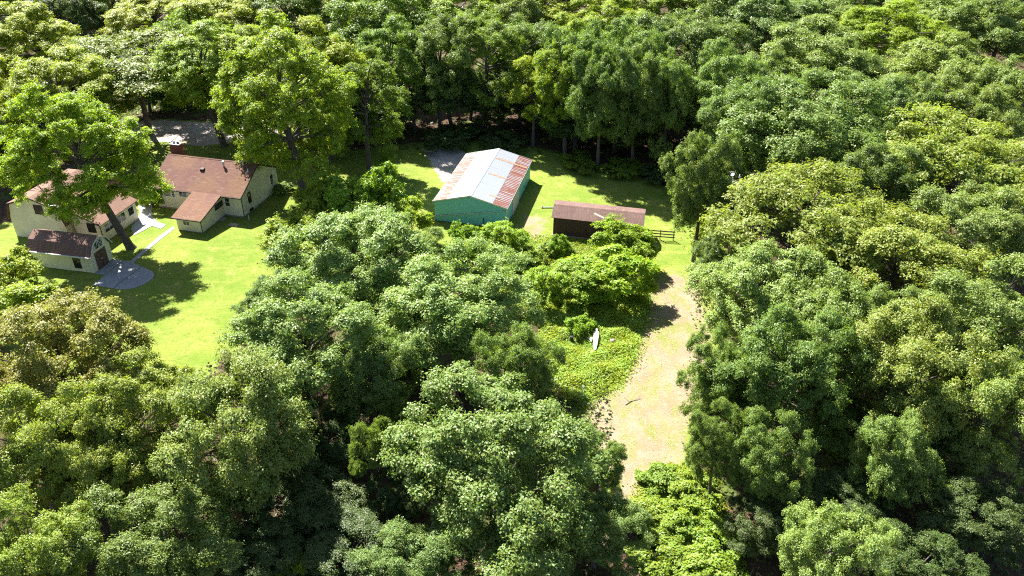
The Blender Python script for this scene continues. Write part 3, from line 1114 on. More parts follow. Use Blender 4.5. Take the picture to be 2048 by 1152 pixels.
def crown_points(rng, R, zc, hz, nl, ncl, crad, low=-.45, lobe=(.33, .47), spread=.62, flatten=1.0, top_narrow=0.0):
    i = np.arange(nl) + .5
    z = 1 - (1 - low) * i / nl
    ph = i * 2.39996 + rng.random() * 6.28
    r = np.sqrt(np.clip(1 - z * z, 0, 1))
    dirs = np.stack([r * np.cos(ph), r * np.sin(ph), z], 1) + rng.normal(0, .13, (nl, 3))
    dirs = nrmz(dirs)
    k = rng.uniform(.62, 1.22, (nl, 1)) * (1 + .24 * np.sin(2 * ph + rng.random() * 6.28) * r + .16 * np.cos(ph + rng.random() * 6.28) * r)[:, None]
    nar = 1 - top_narrow * np.clip(dirs[:, 2:3], 0, 1)
    lc = dirs * np.array([R, R, hz]) * spread * k * np.concatenate([nar, nar, np.ones_like(nar)], 1)
    lr_ = R * rng.uniform(lobe[0], lobe[1], nl)
    idx = np.repeat(np.arange(nl), ncl)
    n = len(idx)
    out = nrmz(lc[idx])
    d = nrmz(rng.normal(size=(n, 3)) + out * .9 + UP * .45)
    cc = lc[idx] + d * (lr_[idx] * rng.uniform(.62, 1.08, n))[:, None] * np.array([1, 1, min(1, hz / R) * flatten])
    cr = crad * rng.uniform(.65, 1.3, n)
    cen = np.array([0, 0, zc])
    return lc + cen, lr_, cc + cen, cr, nrmz(cc + out * .5), idx


def wood(name, H, rb, zc, lc, cc, idx, rng, fork=.34, twigs=3):
    """trunk that splits into limbs running to the lobes of the crown, twigs on to the clumps"""
    mb = MB()

    def chain(pts, rads, n):
        for a, b, r0, r1 in zip(pts[:-1], pts[1:], rads[:-1], rads[1:]):
            mb.tube(a, b, r0, r1, n)
    zf = H * fork
    bend = rng.normal(0, .25, 2)
    tp = [Vector((0, 0, -.2)), Vector((bend[0] * .2, bend[1] * .2, .5)), Vector((bend[0] * .6, bend[1] * .6, zf * .5)), Vector((bend[0], bend[1], zf))]
    top = Vector((bend[0] * .6, bend[1] * .6, zc + (H - zc) * .3))
    tp += [tp[-1].lerp(top, .5) + Vector((.1, -.1, 0)), top]
    chain(tp, [rb * 1.35, rb, rb * .86, rb * .75, rb * .45, rb * .18], 9)
    for i, l in enumerate(lc):
        l = Vector(l)
        t = .15 + .75 * (l.z - lc[:, 2].min()) / (np.ptp(lc[:, 2]) + 1e-6)
        st = tp[3].lerp(top, t * .8)
        if l.z < st.z:
            st = tp[3]
        midp = st.lerp(l, .5) + Vector((rng.normal(0, .25), rng.normal(0, .25), rng.uniform(.1, .6)))
        r = rb * rng.uniform(.26, .40)
        chain([st, midp, l], [r, r * .62, r * .32], 6)
        ks = np.where(idx == i)[0]
        for k in ks[:twigs]:
            mb.tube(l, Vector(cc[k]), r * .26, .018, 4)
    return mb.mesh(name, M['bark'])


def make_oak(seed):
    rng = np.random.default_rng(seed)
    H, R = 15.0, 6.3
    zc = 8.6
    lc, lr_, cc, cr, out, idx = crown_points(rng, R, zc, 6.0, 21, 11, .80, low=-.78, lobe=(.24, .44))
    p, no, ax = leaves_on_clumps(cc, cr, out, 500, .78, rng, sprig=.14)
    n = len(p)
    me = leaf_mesh('oak_crown', p, no, ax, rng.uniform(.125, .225, n), rng.uniform(.085, .14, n), M['leaf_glossy'], rng)
    return me, wood('oak_trunk', H, .36, zc, lc, cc, idx, rng), H, R, zc


def make_maple(seed, drop=0.0, nl=27, crad=.82, nleaf=400):
    rng = np.random.default_rng(seed)
    H, R = 20.0, 6.6
    zc = 12.2 - drop
    lc, lr_, cc, cr, out, idx = crown_points(rng, R, zc, 7.6 + drop * .7, nl, 11, crad, low=-.8, lobe=(.18, .34), spread=.72, top_narrow=.15)
    p, no, ax = leaves_on_clumps(cc, cr, out, nleaf, .8, rng, upb=.7, outb=.5, inner=.3, sprig=.13)
    n = len(p)
    me = leaf_mesh('maple_crown', p, no, ax, rng.uniform(.13, .225, n), rng.uniform(.09, .14, n), M['leaf_soft'], rng)
    return me, wood('maple_trunk', H, .42, zc, lc, cc, idx, rng, .38, 5), H, R, zc


def make_layered(seed):
    """flat layered sprays of fine leaflets"""
    rng = np.random.default_rng(seed)
    H, R = 13.0, 6.5
    zc = 8.8
    lc, lr_, cc, cr, out, idx = crown_points(rng, R, zc, 4.0, 18, 13, 1.05, low=-.2, lobe=(.26, .40), spread=.68, flatten=.6)
    p, no, ax = leaves_on_clumps(cc, cr, out, 260, .42, rng, upb=.6, outb=.5, inner=.2)
    n = len(p)
    me = leaf_mesh('layered_crown', p, no, ax, rng.uniform(.18, .32, n), rng.uniform(.09, .14, n), M['leaf_soft'], rng)
    return me, wood('layered_trunk', H, .30, zc, lc, cc, idx, rng, .36, 4), H, R, zc


def make_sapling(seed):
    """young tree or big shrub with long pinnate leaves"""
    rng = np.random.default_rng(seed)
    H, R = 5.0, 2.4
    zc = 2.8
    lc, lr_, cc, cr, out, idx = crown_points(rng, R, zc, 2.2, 11, 8, .48, low=-.8, lobe=(.28, .42), spread=.64)
    p, no, ax = leaves_on_clumps(cc, cr, out, 230, .85, rng, upb=.5, outb=.6, inner=.2, sprig=.10)
    n = len(p)
    me = leaf_mesh('sapling_crown', p, no, ax, rng.uniform(.16, .28, n), rng.uniform(.07, .12, n), M['leaf_soft'], rng)
    return me, wood('sapling_trunk', H, .09, zc, lc, cc, idx, rng, .2, 4), H, R, zc


def make_bush(seed):
    rng = np.random.default_rng(seed)
    H, R = 2.2, 2.0
    zc = .9
    lc, lr_, cc, cr, out, idx = crown_points(rng, R, zc, 1.2, 12, 7, .36, low=-.3, lobe=(.25, .40), spread=.7)
    p, no, ax = leaves_on_clumps(cc, cr, out, 130, .8, rng, upb=.6, outb=.4, inner=.2, sprig=.09)
    p[:, 2] = np.maximum(p[:, 2], .05)
    n = len(p)
    me = leaf_mesh('bush_crown', p, no, ax, rng.uniform(.14, .26, n), rng.uniform(.10, .16, n), M['leaf_soft'], rng)
    return me, wood('bush_stem', H, .05, zc, lc, cc, idx, rng, .1, 3), H, R, zc


KIND = {
    'oak': [make_oak(s) for s in (1, 2, 3, 4)],
    'maple': [make_maple(11), make_maple(12, 1.0), make_maple(13), make_maple(14, 2.2)],
    'great_maple': [make_maple(15, 1.4, 46, .64, 330)],
    'layered': [make_layered(s) for s in (21, 22)],
    'sapling': [make_sapling(s) for s in (31, 32, 33)],
    'bush': [make_bush(s) for s in (41, 42)],
}
COLR = {
    'oak': (.166, .240, .056), 'oakpale': (.212, .285, .070), 'oakdark': (.085, .125, .034), 'oakyel': (.236, .290, .056),  # oakdark also puts the shade of the dark gaps into the leaf colour
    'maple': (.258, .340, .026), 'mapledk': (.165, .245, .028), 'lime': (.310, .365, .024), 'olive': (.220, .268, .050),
    'shrub': (.225, .340, .028), 'shruby': (.275, .350, .026), 'bramble': (.225, .315, .042), 'gold': (.290, .285, .052),
}
trng = random.Random(77)
NAMES = {'oak': 'oak_tree', 'maple': 'maple_tree', 'great_maple': 'maple_tree', 'layered': 'spreading_tree', 'sapling': 'young_tree', 'bush': 'bush'}
CNT = {}


def plant(kind, px, py, rpx, height, col, label, group, base=False, lean=None, variant=None):
    """rpx: crown radius as seen; px, py: crown centre as seen, or the trunk's foot when base is set"""
    vs_ = KIND[kind]
    k = CNT.get(kind, 0)
    CNT[kind] = k + 1
    crown, trunk, H, R, zc = vs_[(variant if variant is not None else k) % len(vs_)]
    sz = height / H
    if base:
        foot = at(px, py, 0)
        cen = foot + Vector((0, 0, zc * sz))
    else:
        cen = at(px, py, zc * sz)
        foot = Vector((cen.x, cen.y, 0))
    sx = rpx * depth_of(cen) / FPX / R
    o = empty(NAMES[kind], foot, trng.uniform(0, 6.28))
    sq = trng.uniform(.88, 1.14)
    o.scale = (sx * sq, sx / sq, sz)
    if lean is None and kind != 'bush':
        lean = (trng.uniform(-.07, .07), trng.uniform(-.07, .07))
    if lean is not None:
        o.rotation_mode = 'QUATERNION'
        o.rotation_quaternion = Vector((0, 0, 1)).rotation_difference(Vector((lean[0], lean[1], 1)).normalized()) @ Matrix.Rotation(trng.uniform(0, 6.28), 3, 'Z').to_quaternion()
    c = link('crown', crown, o)
    j = trng.uniform(.88, 1.12)
    cc = COLR[col]
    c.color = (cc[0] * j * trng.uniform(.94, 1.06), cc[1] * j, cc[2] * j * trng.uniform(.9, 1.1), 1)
    link('stems' if kind == 'bush' else 'trunk', trunk, o)
    tag(o, label, 'bush' if kind == 'bush' else 'tree', group)
    return o


G1, G2, G3, G4, G5 = ('oaks below the lawn', 'oaks of the right-hand wood', 'trees around the houses', 'trees of the back wood', 'young trees in the yard')
TREES = [
    # foreground, centre
    ('oak', 1000, 945, 215, 15, 'oak', 'largest grey-green oak at the bottom centre beside the dirt clearing', G1),
    ('oak', 918, 630, 165, 14.5, 'oakpale', 'broad rounded oak between the teal barn and the bottom oaks', G1),
    ('oak', 1048, 748, 80, 12, 'oak', 'smaller oak bordering the weed patch with the white panel', G1),
    ('oak', 715, 535, 155, 14, 'oakpale', 'dark oak just below the bright young trees near the barn', G1),
    ('oak', 600, 705, 165, 14.5, 'oakpale', 'oak at the lower right edge of the sunlit lawn', G1),
    ('oak', 480, 870, 165, 15, 'oakpale', 'pale oak below the lowest tip of the lawn', G1),
    ('oak', 735, 780, 85, 11, 'oak', 'small oak in the dark gap among the lower oaks', G1),
    ('oak', 120, 730, 165, 15, 'gold', 'yellowish thin-crowned oak at the left below the cream shed', G1),
    ('oak', 260, 850, 130, 13, 'oakyel', 'yellow-green oak between the thin yellowish oak and the pale oak', G1),
    ('oak', 60, 930, 140, 14, 'oakyel', 'yellow-green oak at the left edge, second up from the bottom corner', G1),
    ('oak', 330, 1090, 140, 10, 'oak', 'shaded oak at the bottom edge left of centre', G1),
    ('oak', 60, 1130, 130, 12, 'oakyel', 'yellow-green oak in the bottom left corner', G1),
    ('oak', 600, 1010, 120, 6, 'oakdark', 'low dark oak shaded between the bottom oaks', G1),
    ('oak', 700, 1110, 120, 5.5, 'oakdark', 'low dark oak at the bottom edge left of the largest oak', G1),
    ('layered', 758, 900, 48, 9, 'oak', 'thin olive feathery tree against the left side of the largest oak', G1),
    ('oak', 1195, 1060, 90, 7, 'oak', 'oak at the bottom edge between largest oak and bright brambles', G1),
    ('oak', 1200, 930, 48, 7, 'oak', 'small oak leaning over the lower end of the dirt clearing', G1),
    # right-hand wood
    ('oak', 1522, 600, 138, 14, 'oakpale', 'oak lining the right side of the dirt clearing, midway along', G2),
    ('layered', 1610, 445, 175, 15, 'oakyel', 'broad yellowish oak to the right of the rail fence', G2),
    ('oak', 1800, 545, 170, 15, 'oakyel', 'pale yellowish oak in the middle of the right-hand wood', G2),
    ('oak', 1960, 480, 140, 14, 'oakpale', 'pale oak at the right edge level with the brown cabin', G2),
    ('oak', 1985, 660, 150, 15, 'oakpale', 'pale oak at the right edge midway down the picture', G2),
    ('oak', 1640, 650, 135, 14, 'oak', 'oak behind the lit crown right of the clearing', G2),
    ('oak', 1585, 760, 130, 14.5, 'oak', 'oak with a lit flat top right of the lower clearing', G2),
    ('oak', 1428, 770, 66, 11, 'oak', 'narrow oak overhanging the right side of the lower clearing', G2),
    ('oak', 1440, 900, 60, 10, 'oak', 'narrow oak just above the bright brambles', G2),
    ('oak', 1452, 512, 66, 10, 'oak', 'oak at the upper right corner of the dirt clearing', G2),
    ('oak', 1820, 745, 145, 15.5, 'oakyel', 'pale yellowish oak in the lower right wood, above the dark hollow', G2),
    ('oak', 1990, 840, 125, 14, 'oakpale', 'pale oak at the right edge in the lower third', G2),
    ('oak', 1545, 930, 80, 10.5, 'oak', 'tall narrow oak in the dark lower right wood', G2),
    ('oak', 1790, 930, 82, 11, 'oakpale', 'oak with a single lit tuft beside the dark hollow', G2),
    ('oak', 1950, 1040, 105, 7, 'oakdark', 'shaded oak at the right edge near the bottom corner', G2),
    ('oak', 1640, 1130, 100, 11, 'oakpale', 'oak with a lit crown at the bottom edge right of the brambles', G2),
    ('oak', 1830, 1140, 110, 6, 'oakdark', 'dark oak at the bottom edge toward the right corner', G2),
    ('oak', 1690, 1000, 85, 5, 'oakdark', 'low dark oak in the hollow of the lower right wood', G2),
    # right, behind the cabin
    ('oak', 1410, 370, 78, 17, 'oak', 'tall oak at the lawn edge beside the rail fence', G2),
    ('oak', 1590, 275, 155, 18, 'oak', 'large round oak above the glimpsed metal shed', G2),
    ('oak', 1480, 260, 92, 17, 'oak', 'oak left of the large round oak behind the metal shed', G2),
    ('layered', 1890, 330, 170, 16, 'oakyel', 'broad golden-green oak at the right edge in the upper third', G2),
    ('oak', 1740, 380, 85, 15, 'oak', 'oak between the large round oak and the golden-green oak', G2),
    # trees around the houses
    ('great_maple', 262, 496, 126, 21, 'maple', 'big bright maple rising between the cream shed and the annex house', G3, True, (-.27, .03)),
    ('great_maple', 614, 417, 135, 25, 'maple', 'tallest bright maple standing beside the ranch house gable', G3, True, (-.13, .02)),
    ('maple', 450, 292, 112, 19, 'maple', 'maple with a dark trunk standing beside the gravel driveway', G3, True, (-.08, .0)),
    ('maple', 497, 288, 95, 19, 'maple', 'darker maple right of the lamp post by the driveway', G3, True),
    ('maple', 650, 386, 46, 15, 'maple', 'slim maple just right of the tallest bright maple', G3, True),
    ('maple', 740, 348, 84, 18.5, 'mapledk', 'dark shaded maple on the lawn left of the teal barn', G3, True),
    ('maple', -25, 390, 62, 12, 'mapledk', 'dark maple at the left edge behind the gambrel garage', G3, True),
    ('maple', -15, 335, 95, 18, 'lime', 'bright maple rising behind the gambrel garage', G3, True),
    ('maple', 215, 302, 78, 14, 'maple', 'maple behind the annex house at the end of the driveway', G3, True),
    ('sapling', 300, 385, 26, 3.5, 'shrub', 'thin sapling beside the patio and the house corner', G3),
    # young trees
    ('sapling', 615, 480, 82, 6.5, 'shruby', 'bright yellow-green young tree on the lawn, nearest to the maple trunk', G5),
    ('sapling', 690, 415, 70, 8, 'shrub', 'bright green young tree beside the blue tarp', G5),
    ('sapling', 758, 392, 58, 9.5, 'shrub', 'tall slim young tree in front of the shaded maple', G5),
    ('sapling', 640, 432, 55, 7, 'shruby', 'small yellow-green young tree behind the brightest one', G5),
    ('sapling', 818, 440, 48, 6.5, 'shruby', 'open branched young tree nearest the barn corner', G5),
    ('sapling', 770, 455, 45, 5.5, 'shrub', 'young tree between the blue tarp and the dark oak', G5),
    ('sapling', 932, 482, 33, 4.5, 'shrub', 'small sapling in front of the barn, the more distant from the cabin', G5),
    ('sapling', 1010, 480, 46, 5, 'shrub', 'leafy young tree in front of the barn corner', G5),
    ('sapling', 1116, 490, 20, 3.0, 'shrub', 'little sapling at the left end of the cabin wall', G5),
    ('sapling', 1238, 482, 52, 5.2, 'shrub', 'bright young tree covering the middle of the cabin wall', G5),
    ('sapling', 1155, 555, 58, 4.5, 'shrub', 'wide young tree in front of the cabin, away from the clearing', G5),
    ('sapling', 1225, 545, 78, 5.5, 'shrub', 'widest bright young tree at the top of the dirt clearing', G5),
    ('sapling', 1265, 500, 45, 4.5, 'shrub', 'young tree in front of the cabin end with the fence', G5),
    ('sapling', 1090, 570, 46, 4.5, 'shrub', 'young tree between the wide one and the broad oak', G5),
    ('sapling', 30, 545, 62, 5.5, 'shruby', 'bright young tree at the left edge, hiding the back of the cream shed', G5),
    ('sapling', 40, 620, 70, 5.5, 'shruby', 'bright young tree at the left edge below the cream shed', G5),
    ('sapling', 540, 590, 34, 3.2, 'shruby', 'small yellow-green shrub tree at the lawn edge above the pale oak', G5),
    ('sapling', 1420, 478, 32, 4, 'shruby', 'small bright young tree at the far end of the rail fence', G5),
    ('sapling', 332, 224, 46, 5.5, 'mapledk', 'small shaded tree across the driveway from the house', G3, True),
    ('sapling', 590, 1150, 40, 4, 'shruby', 'small bright young tree cut off by the bottom edge', G5),
]
for t in TREES:
    plant(*t[:8], *(t[8:] if len(t) > 8 else ()))

# back wood: hand placed crowns, front rank first
BACK = [
    (1390, 110, 95, 19, 'oak', 'oak', 'oak in the back wood above the fence oak'),
    (1620, 140, 110, 18, 'oakpale', 'oak', 'oak with a lit crown in the back wood above the large round oak'),
    (1850, 165, 115, 18, 'oakpale', 'oak', 'broad lit oak in the upper right of the back wood'),
    (1740, 220, 75, 15, 'oak', 'oak', 'shaded oak in the dark dip of the upper right wood'),
    (2020, 210, 80, 17, 'oak', 'oak', 'oak cut by the right edge in the upper quarter'),
    (640, 160, 95, 20, 'lime', 'maple', 'bright maple behind the tallest maple'),
    (270, 140, 130, 15, 'olive', 'layered', 'wide flat-topped olive tree behind the big bright maple'),
    (360, 88, 70, 15, 'mapledk', 'layered', 'dark green layered tree left of the driveway'),
    (120, 200, 95, 18, 'lime', 'maple', 'maple between the flat-topped olive tree and the left edge'),
    (70, 95, 85, 18, 'lime', 'maple', 'lime maple in the upper left corner, second from the edge'),
    (-20, 130, 80, 18, 'lime', 'maple', 'maple cut by the left edge near the top corner'),
    (150, 40, 60, 16, 'oakdark', 'oak', 'dark blue-green oak at the top edge near the left corner'),
    (320, 30, 85, 18, 'lime', 'maple', 'lime maple at the top edge above the flat-topped olive tree'),
    (440, 60, 90, 18, 'lime', 'maple', 'maple near the top edge above the driveway'),
    (560, 30, 85, 18, 'mapledk', 'maple', 'darker maple at the top edge above the tallest maple'),
    (660, 20, 85, 18, 'lime', 'maple', 'maple at the top edge, left of the gap over the barn'),
    (790, 60, 95, 19, 'mapledk', 'oak', 'oak near the top edge over the lawn left of the barn'),
    (900, 40, 85, 18, 'maple', 'maple', 'maple near the top edge, left of the picture centre'),
    (1010, 30, 85, 18, 'oakpale', 'oak', 'pale oak at the top edge above the barn'),
    (1130, 10, 85, 18, 'lime', 'maple', 'lime maple at the top edge, right of the picture centre'),
    (1045, 112, 68, 17, 'oak', 'oak', 'oak in the back wood above the lime maple, under the top edge'),
    (1220, 70, 80, 18, 'maple', 'maple', 'maple near the top edge above the brown cabin'),
    (1310, 20, 80, 17, 'maple', 'maple', 'maple at the top edge above the rail fence'),
    (1430, 15, 85, 17, 'oakpale', 'oak', 'pale oak at the top edge above the fence oak'),
    (1530, 50, 85, 17, 'oak', 'oak', 'oak near the top edge left of the upper right wood'),
    (1650, 30, 90, 17, 'oakpale', 'oak', 'pale oak at the top edge above the large round oak'),
    (1760, 70, 85, 17, 'maple', 'maple', 'green maple among oaks near the top right'),
    (1880, 40, 95, 17, 'oakpale', 'oak', 'pale oak near the top edge toward the right corner'),
    (2000, 70, 85, 17, 'oak', 'oak', 'oak in the upper right corner'),
    (215, -20, 90, 18, 'maple', 'maple', 'maple beyond the dark blue-green oak at the top edge'),
    (20, 10, 80, 17, 'oakdark', 'oak', 'dark oak in the upper left corner'),
    (500, -30, 90, 18, 'maple', 'maple', 'farthest maple at the top edge over the driveway'),
    (730, -30, 90, 18, 'maple', 'maple', 'farthest maple at the top edge left of the barn'),
    (850, -40, 90, 18, 'oak', 'oak', 'farthest oak at the top edge over the gravel patch'),
    (960, -40, 90, 18, 'maple', 'maple', 'farthest maple at the top edge left of centre'),
    (1060, -50, 90, 18, 'oak', 'oak', 'farthest oak at the top edge right above the barn'),
    (1240, -40, 90, 18, 'maple', 'maple', 'farthest maple at the top edge over the cabin'),
    (1370, -45, 90, 18, 'oak', 'oak', 'farthest oak at the top edge over the fence'),
    (1560, -40, 90, 18, 'oakpale', 'oak', 'farthest pale oak at the top edge over the large round oak'),
    (1740, -35, 90, 18, 'oak', 'oak', 'farthest oak at the top edge in the right half'),
    (1960, -35, 90, 18, 'oakpale', 'oak', 'farthest pale oak at the top edge by the right corner'),
    (370, -40, 90, 18, 'oak', 'oak', 'farthest oak at the top edge over the olive tree'),
    (100, -45, 90, 18, 'oak', 'oak', 'farthest oak at the top edge by the left corner'),
]
EDGE = [
    (678, 278, 80, 18.5, 'mapledk', 'maple', 'shaded maple behind the dark maple of the lawn'),
    (800, 262, 80, 18.5, 'mapledk', 'maple', 'dark maple behind the gravel patch by the barn'),
    (880, 264, 80, 19, 'oak', 'oak', 'oak behind the barn, over the end of the gravel patch'),
    (965, 258, 84, 20, 'mapledk', 'maple', 'maple directly behind the barn ridge'),
    (1066, 292, 56, 14, 'lime', 'maple', 'bright lime young maple right behind the barn, lowest of its row'),
    (1130, 310, 72, 20, 'maple', 'maple', 'maple rising above the bright lime maple behind the barn'),
    (1172, 284, 76, 19.5, 'oak', 'oak', 'oak behind the cabin, next to the lime maple'),
    (1255, 276, 76, 19, 'oak', 'oak', 'oak behind the middle of the cabin at the wood edge'),
    (1195, 338, 72, 19.5, 'oak', 'oak', 'oak with a pale trunk standing out from the wood behind the cabin'),
    (1265, 336, 70, 19.5, 'oak', 'oak', 'oak between the pale trunk and the bare trunk behind the cabin'),
    (1326, 336, 62, 18, 'oak', 'oak', 'oak with a bare lower trunk behind the cabin end'),
]
for px, py, r, h, col, kind, lab in EDGE:
    plant(kind, px, py, r, h, col, lab, G4, True)
FILL = [
    (1455, 190, 85, 18, 'oak', 'oak', 'oak behind the fence oak, left of the dark dip'),
    (1700, 290, 85, 15, 'oak', 'oak', 'oak right of the large round oak, below the dark dip'),
    (1800, 240, 85, 16, 'oak', 'oak', 'oak above the golden-green oak in the upper right'),
    (1950, 250, 90, 16, 'oakpale', 'oak', 'oak above the golden-green oak, nearest the right edge'),
    (1690, 170, 80, 16, 'oakpale', 'oak', 'oak in the upper right wood beside the dark dip'),
    (1500, 190, 80, 17, 'oak', 'oak', 'oak with a lit top left above the large round oak'),
    (1700, 860, 85, 6, 'oak', 'oak', 'shaded oak at the upper rim of the dark hollow'),
    (1480, 830, 70, 7, 'oak', 'oak', 'oak behind the narrow oaks of the lower clearing edge'),
    (1530, 1050, 80, 5, 'oakdark', 'oak', 'low dark oak right beside the bright brambles'),
    (1740, 660, 90, 13, 'oakpale', 'oak', 'pale oak between the two yellowish oaks of the right-hand wood'),
    (1890, 880, 80, 8, 'oak', 'oak', 'oak beside the lit tuft near the right edge'),
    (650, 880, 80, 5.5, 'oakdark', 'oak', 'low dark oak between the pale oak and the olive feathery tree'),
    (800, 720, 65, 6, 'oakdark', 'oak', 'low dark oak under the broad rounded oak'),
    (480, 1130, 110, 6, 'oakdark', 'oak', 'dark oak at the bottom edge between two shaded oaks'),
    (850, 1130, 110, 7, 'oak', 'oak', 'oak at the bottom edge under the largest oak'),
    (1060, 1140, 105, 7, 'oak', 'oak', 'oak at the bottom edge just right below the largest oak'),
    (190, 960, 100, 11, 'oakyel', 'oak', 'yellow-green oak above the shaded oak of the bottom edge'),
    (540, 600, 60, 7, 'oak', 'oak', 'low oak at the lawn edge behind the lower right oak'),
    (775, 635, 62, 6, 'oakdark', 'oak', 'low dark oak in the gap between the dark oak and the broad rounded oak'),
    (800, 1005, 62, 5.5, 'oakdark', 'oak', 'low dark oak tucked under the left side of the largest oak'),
    (840, 520, 60, 8, 'oak', 'oak', 'low oak between the dark oak and the barn saplings'),
]
for px, py, r, h, col, kind, lab in FILL:
    plant(kind, px, py, r, h, col, lab, G2 if px > 1300 else G1)
UNDER = [(640, 300), (735, 285), (830, 262), (905, 258), (1000, 262), (1040, 250), (1140, 255), (1215, 262), (1285, 285), (1360, 300), (1150, 298), (1228, 304), (770, 250), (940, 240), (1090, 235),
         (1200, 235), (1300, 245), (560, 268), (620, 255), (700, 250), (300, 222), (165, 290), (100, 350), (20, 380), (1440, 300), (1520, 330)]
UNDER.sort()
ORD = ('first second third fourth fifth sixth seventh eighth ninth tenth eleventh twelfth thirteenth fourteenth fifteenth sixteenth seventeenth '
       'eighteenth nineteenth twentieth twenty-first twenty-second twenty-third twenty-fourth twenty-fifth twenty-sixth').split()
for i, (px, py) in enumerate(UNDER):
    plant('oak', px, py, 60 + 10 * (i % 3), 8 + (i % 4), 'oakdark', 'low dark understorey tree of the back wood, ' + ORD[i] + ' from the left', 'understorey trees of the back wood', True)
for px, py, r, h, col, kind, lab in BACK:
    plant(kind, px, py, r * 1.2, h, col, lab, G4)

BUSH = [
    (1330, 962, 46, 1.3, 'bramble', 'topmost bright bramble bush at the lower end of the clearing'),
    (1385, 985, 50, 1.5, 'bramble', 'bramble bush under the narrow oak at the clearing end'),
    (1305, 1030, 52, 1.2, 'bramble', 'bramble bush touching the largest oak near the bottom'),
    (1370, 1045, 56, 1.5, 'bramble', 'middle bramble bush of the bright patch at the bottom'),
    (1432, 1080, 54, 1.5, 'bramble', 'bramble bush beside the dark lower right wood'),
    (1330, 1110, 58, 1.3, 'bramble', 'bramble bush near the bottom edge, nearer the largest oak'),
    (1412, 1150, 60, 1.5, 'bramble', 'bramble bush cut off by the bottom edge'),
    (1160, 652, 27, 1.7, 'shrub', 'low leafy bush right behind the white panel'),
    (1110, 500, 30, 1.6, 'bramble', 'low bush at the foot of the cabin corner sapling'),
    (560, 378, 22, 1.1, 'oak', 'small dark bush at the far corner of the ranch house'),
    (310, 400, 22, 1.0, 'shruby', 'small yellow-green bush at the ranch house front corner'),
    (905, 278, 50, 2.4, 'oakdark', 'dark shaded bush behind the barn, left'),
    (1000, 282, 45, 2.2, 'oakdark', 'dark shaded bush behind the barn ridge end'),
    (1160, 325, 40, 1.5, 'mapledk', 'shaded bush between the barn and the back wood'),
    (1250, 336, 42, 1.6, 'mapledk', 'shaded bush at the wood edge behind the cabin'),
    (1320, 350, 38, 1.6, 'oakdark', 'dark bush at the wood edge behind the fence'),
    (970, 505, 34, 1.4, 'bramble', 'low bush between the two saplings before the barn'),
    (880, 505, 34, 1.4, 'bramble', 'low bush below the barn front corner'),
    (1055, 520, 40, 1.8, 'bramble', 'low bush between the barn saplings and the cabin trees'),
]
for px, py, r, h, col, lab in BUSH:
    plant('bush', px, py, r, h, col, lab, 'bushes')

# ---- weeds, undergrowth and straw: nobody could count these


def scatter(name, poly, n, hfun, L, W, mat, color, label, seed, up=.8):
    rng = np.random.default_rng(seed)
    P = np.array(poly)
    lo, hi = P.min(0), P.max(0)
    pts = rng.uniform(lo, hi, (n * 3, 2))
    d = pip(pts, poly) + rng.normal(0, .5, len(pts))
    pts = pts[d > 0][:n]
    d = d[d > 0][:n]
    k = len(pts)
    z = hfun(pts, d, rng)
    p = np.c_[pts, z]
    nor = nrmz(rng.normal(size=(k, 3)) * .45 + UP * up)
    ax = nrmz(rng.normal(size=(k, 3)) + UP * .3)
    me = leaf_mesh(name, p, nor, ax, rng.uniform(L * .6, L * 1.4, k), rng.uniform(W * .6, W * 1.4, k), mat, rng,
                   .5 + .5 * np.sin(pts[:, 0] * 1.7 + 1.3 * np.sin(pts[:, 1] * .9)) * np.cos(pts[:, 1] * 1.3 + np.sin(pts[:, 0] * 2.3)))
    o = link(name, me)
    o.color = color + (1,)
    tag(o, label, None, None, 'stuff')
    return o


def mound(amp, f, seed):
    rr = np.random.default_rng(seed)
    ks = rr.normal(size=(7, 2)) * f
    ph = rr.uniform(0, 6.28, 7)

    def h(pts, d, rng):
        s = np.sin(pts @ ks.T + ph).sum(1) / 5.0
        top = amp * np.clip(.55 + .6 * s, .12, 1.4) * np.clip(d / 1.2, .25, 1)
        return .02 + top * rng.random(len(pts)) ** .45
    return h


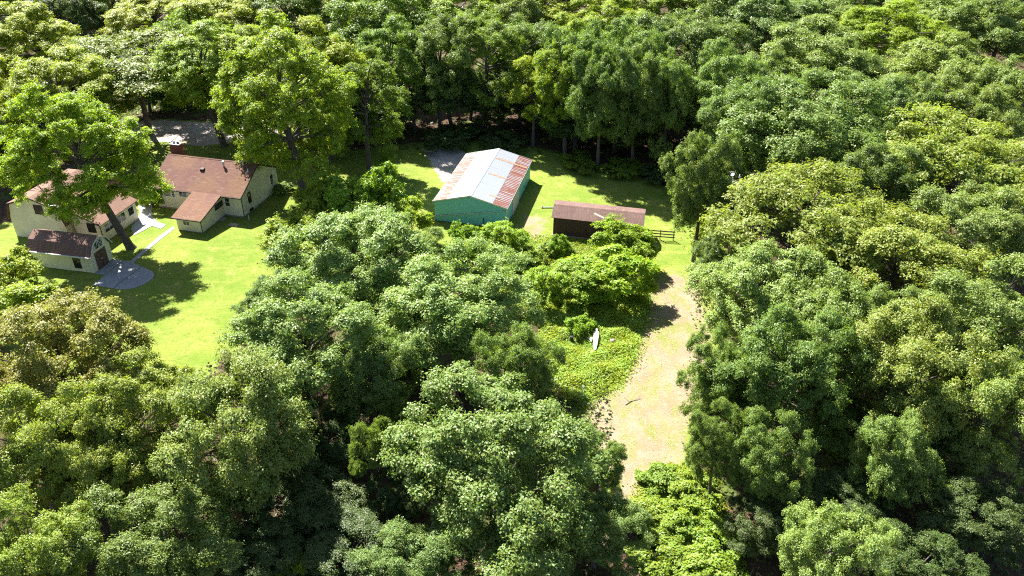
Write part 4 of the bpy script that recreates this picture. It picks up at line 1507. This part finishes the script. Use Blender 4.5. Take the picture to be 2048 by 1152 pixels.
WEEDS = px_poly([(1075, 640), (1110, 600), (1200, 590), (1300, 590), (1293, 640), (1278, 680), (1266, 725), (1240, 762), (1190, 795), (1160, 820), (1120, 790), (1090, 720)])
scatter('weeds', WEEDS, 42000, mound(.75, 1.5, 5), .22, .10, M['leaf_soft'], (.295, .385, .055), 'knee-high bright green weeds around the white panel', 51)
ROUGH = px_poly([(880, 495), (960, 470), (1100, 470), (1180, 480), (1290, 500), (1300, 600), (1200, 620), (1080, 640), (960, 560)])
scatter('rough_grass', ROUGH, 26000, mound(.5, 1.2, 6), .24, .10, M['leaf_soft'], (.260, .330, .040), 'rough tall grass between the barn and the young trees', 52)
BR = px_poly([(1290, 965), (1340, 930), (1400, 950), (1450, 1030), (1500, 1160), (1420, 1200), (1290, 1200), (1270, 1050)])
scatter('bramble_undergrowth', BR, 30000, mound(.7, 1.3, 7), .20, .12, M['leaf_soft'], (.260, .335, .034), 'bright bramble undergrowth at the lower end of the clearing', 53)
W1 = [(12, 30), (60, 30), (75, 110), (20, 112), (22, 80), (17, 60)]
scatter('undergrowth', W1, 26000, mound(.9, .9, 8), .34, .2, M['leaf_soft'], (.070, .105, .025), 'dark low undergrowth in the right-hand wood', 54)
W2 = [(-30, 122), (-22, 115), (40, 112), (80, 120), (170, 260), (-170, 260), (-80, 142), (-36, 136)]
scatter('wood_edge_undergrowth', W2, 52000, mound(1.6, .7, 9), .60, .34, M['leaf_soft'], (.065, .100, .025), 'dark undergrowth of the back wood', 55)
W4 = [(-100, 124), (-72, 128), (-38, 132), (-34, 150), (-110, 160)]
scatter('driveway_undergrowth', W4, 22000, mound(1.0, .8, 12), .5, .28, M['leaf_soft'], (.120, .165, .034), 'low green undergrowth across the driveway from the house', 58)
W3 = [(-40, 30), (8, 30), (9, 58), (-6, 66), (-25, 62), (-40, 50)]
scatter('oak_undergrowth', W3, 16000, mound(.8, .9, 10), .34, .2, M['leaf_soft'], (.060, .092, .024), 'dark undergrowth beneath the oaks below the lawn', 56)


def straw_h(pts, d, rng):
    return .016 + .008 * rng.random(len(pts))


M['straw'] = mottled('straw', (.42, .34, .24), (.34, .26, .17), (.25, .25, .09), scale=.8, rough=.9)
scatter('straw', TRACK, 4000, straw_h, .24, .05, M['straw'], (.5, .4, .3), 'dry straw and clippings strewn on the dirt clearing', 57, up=3.0)
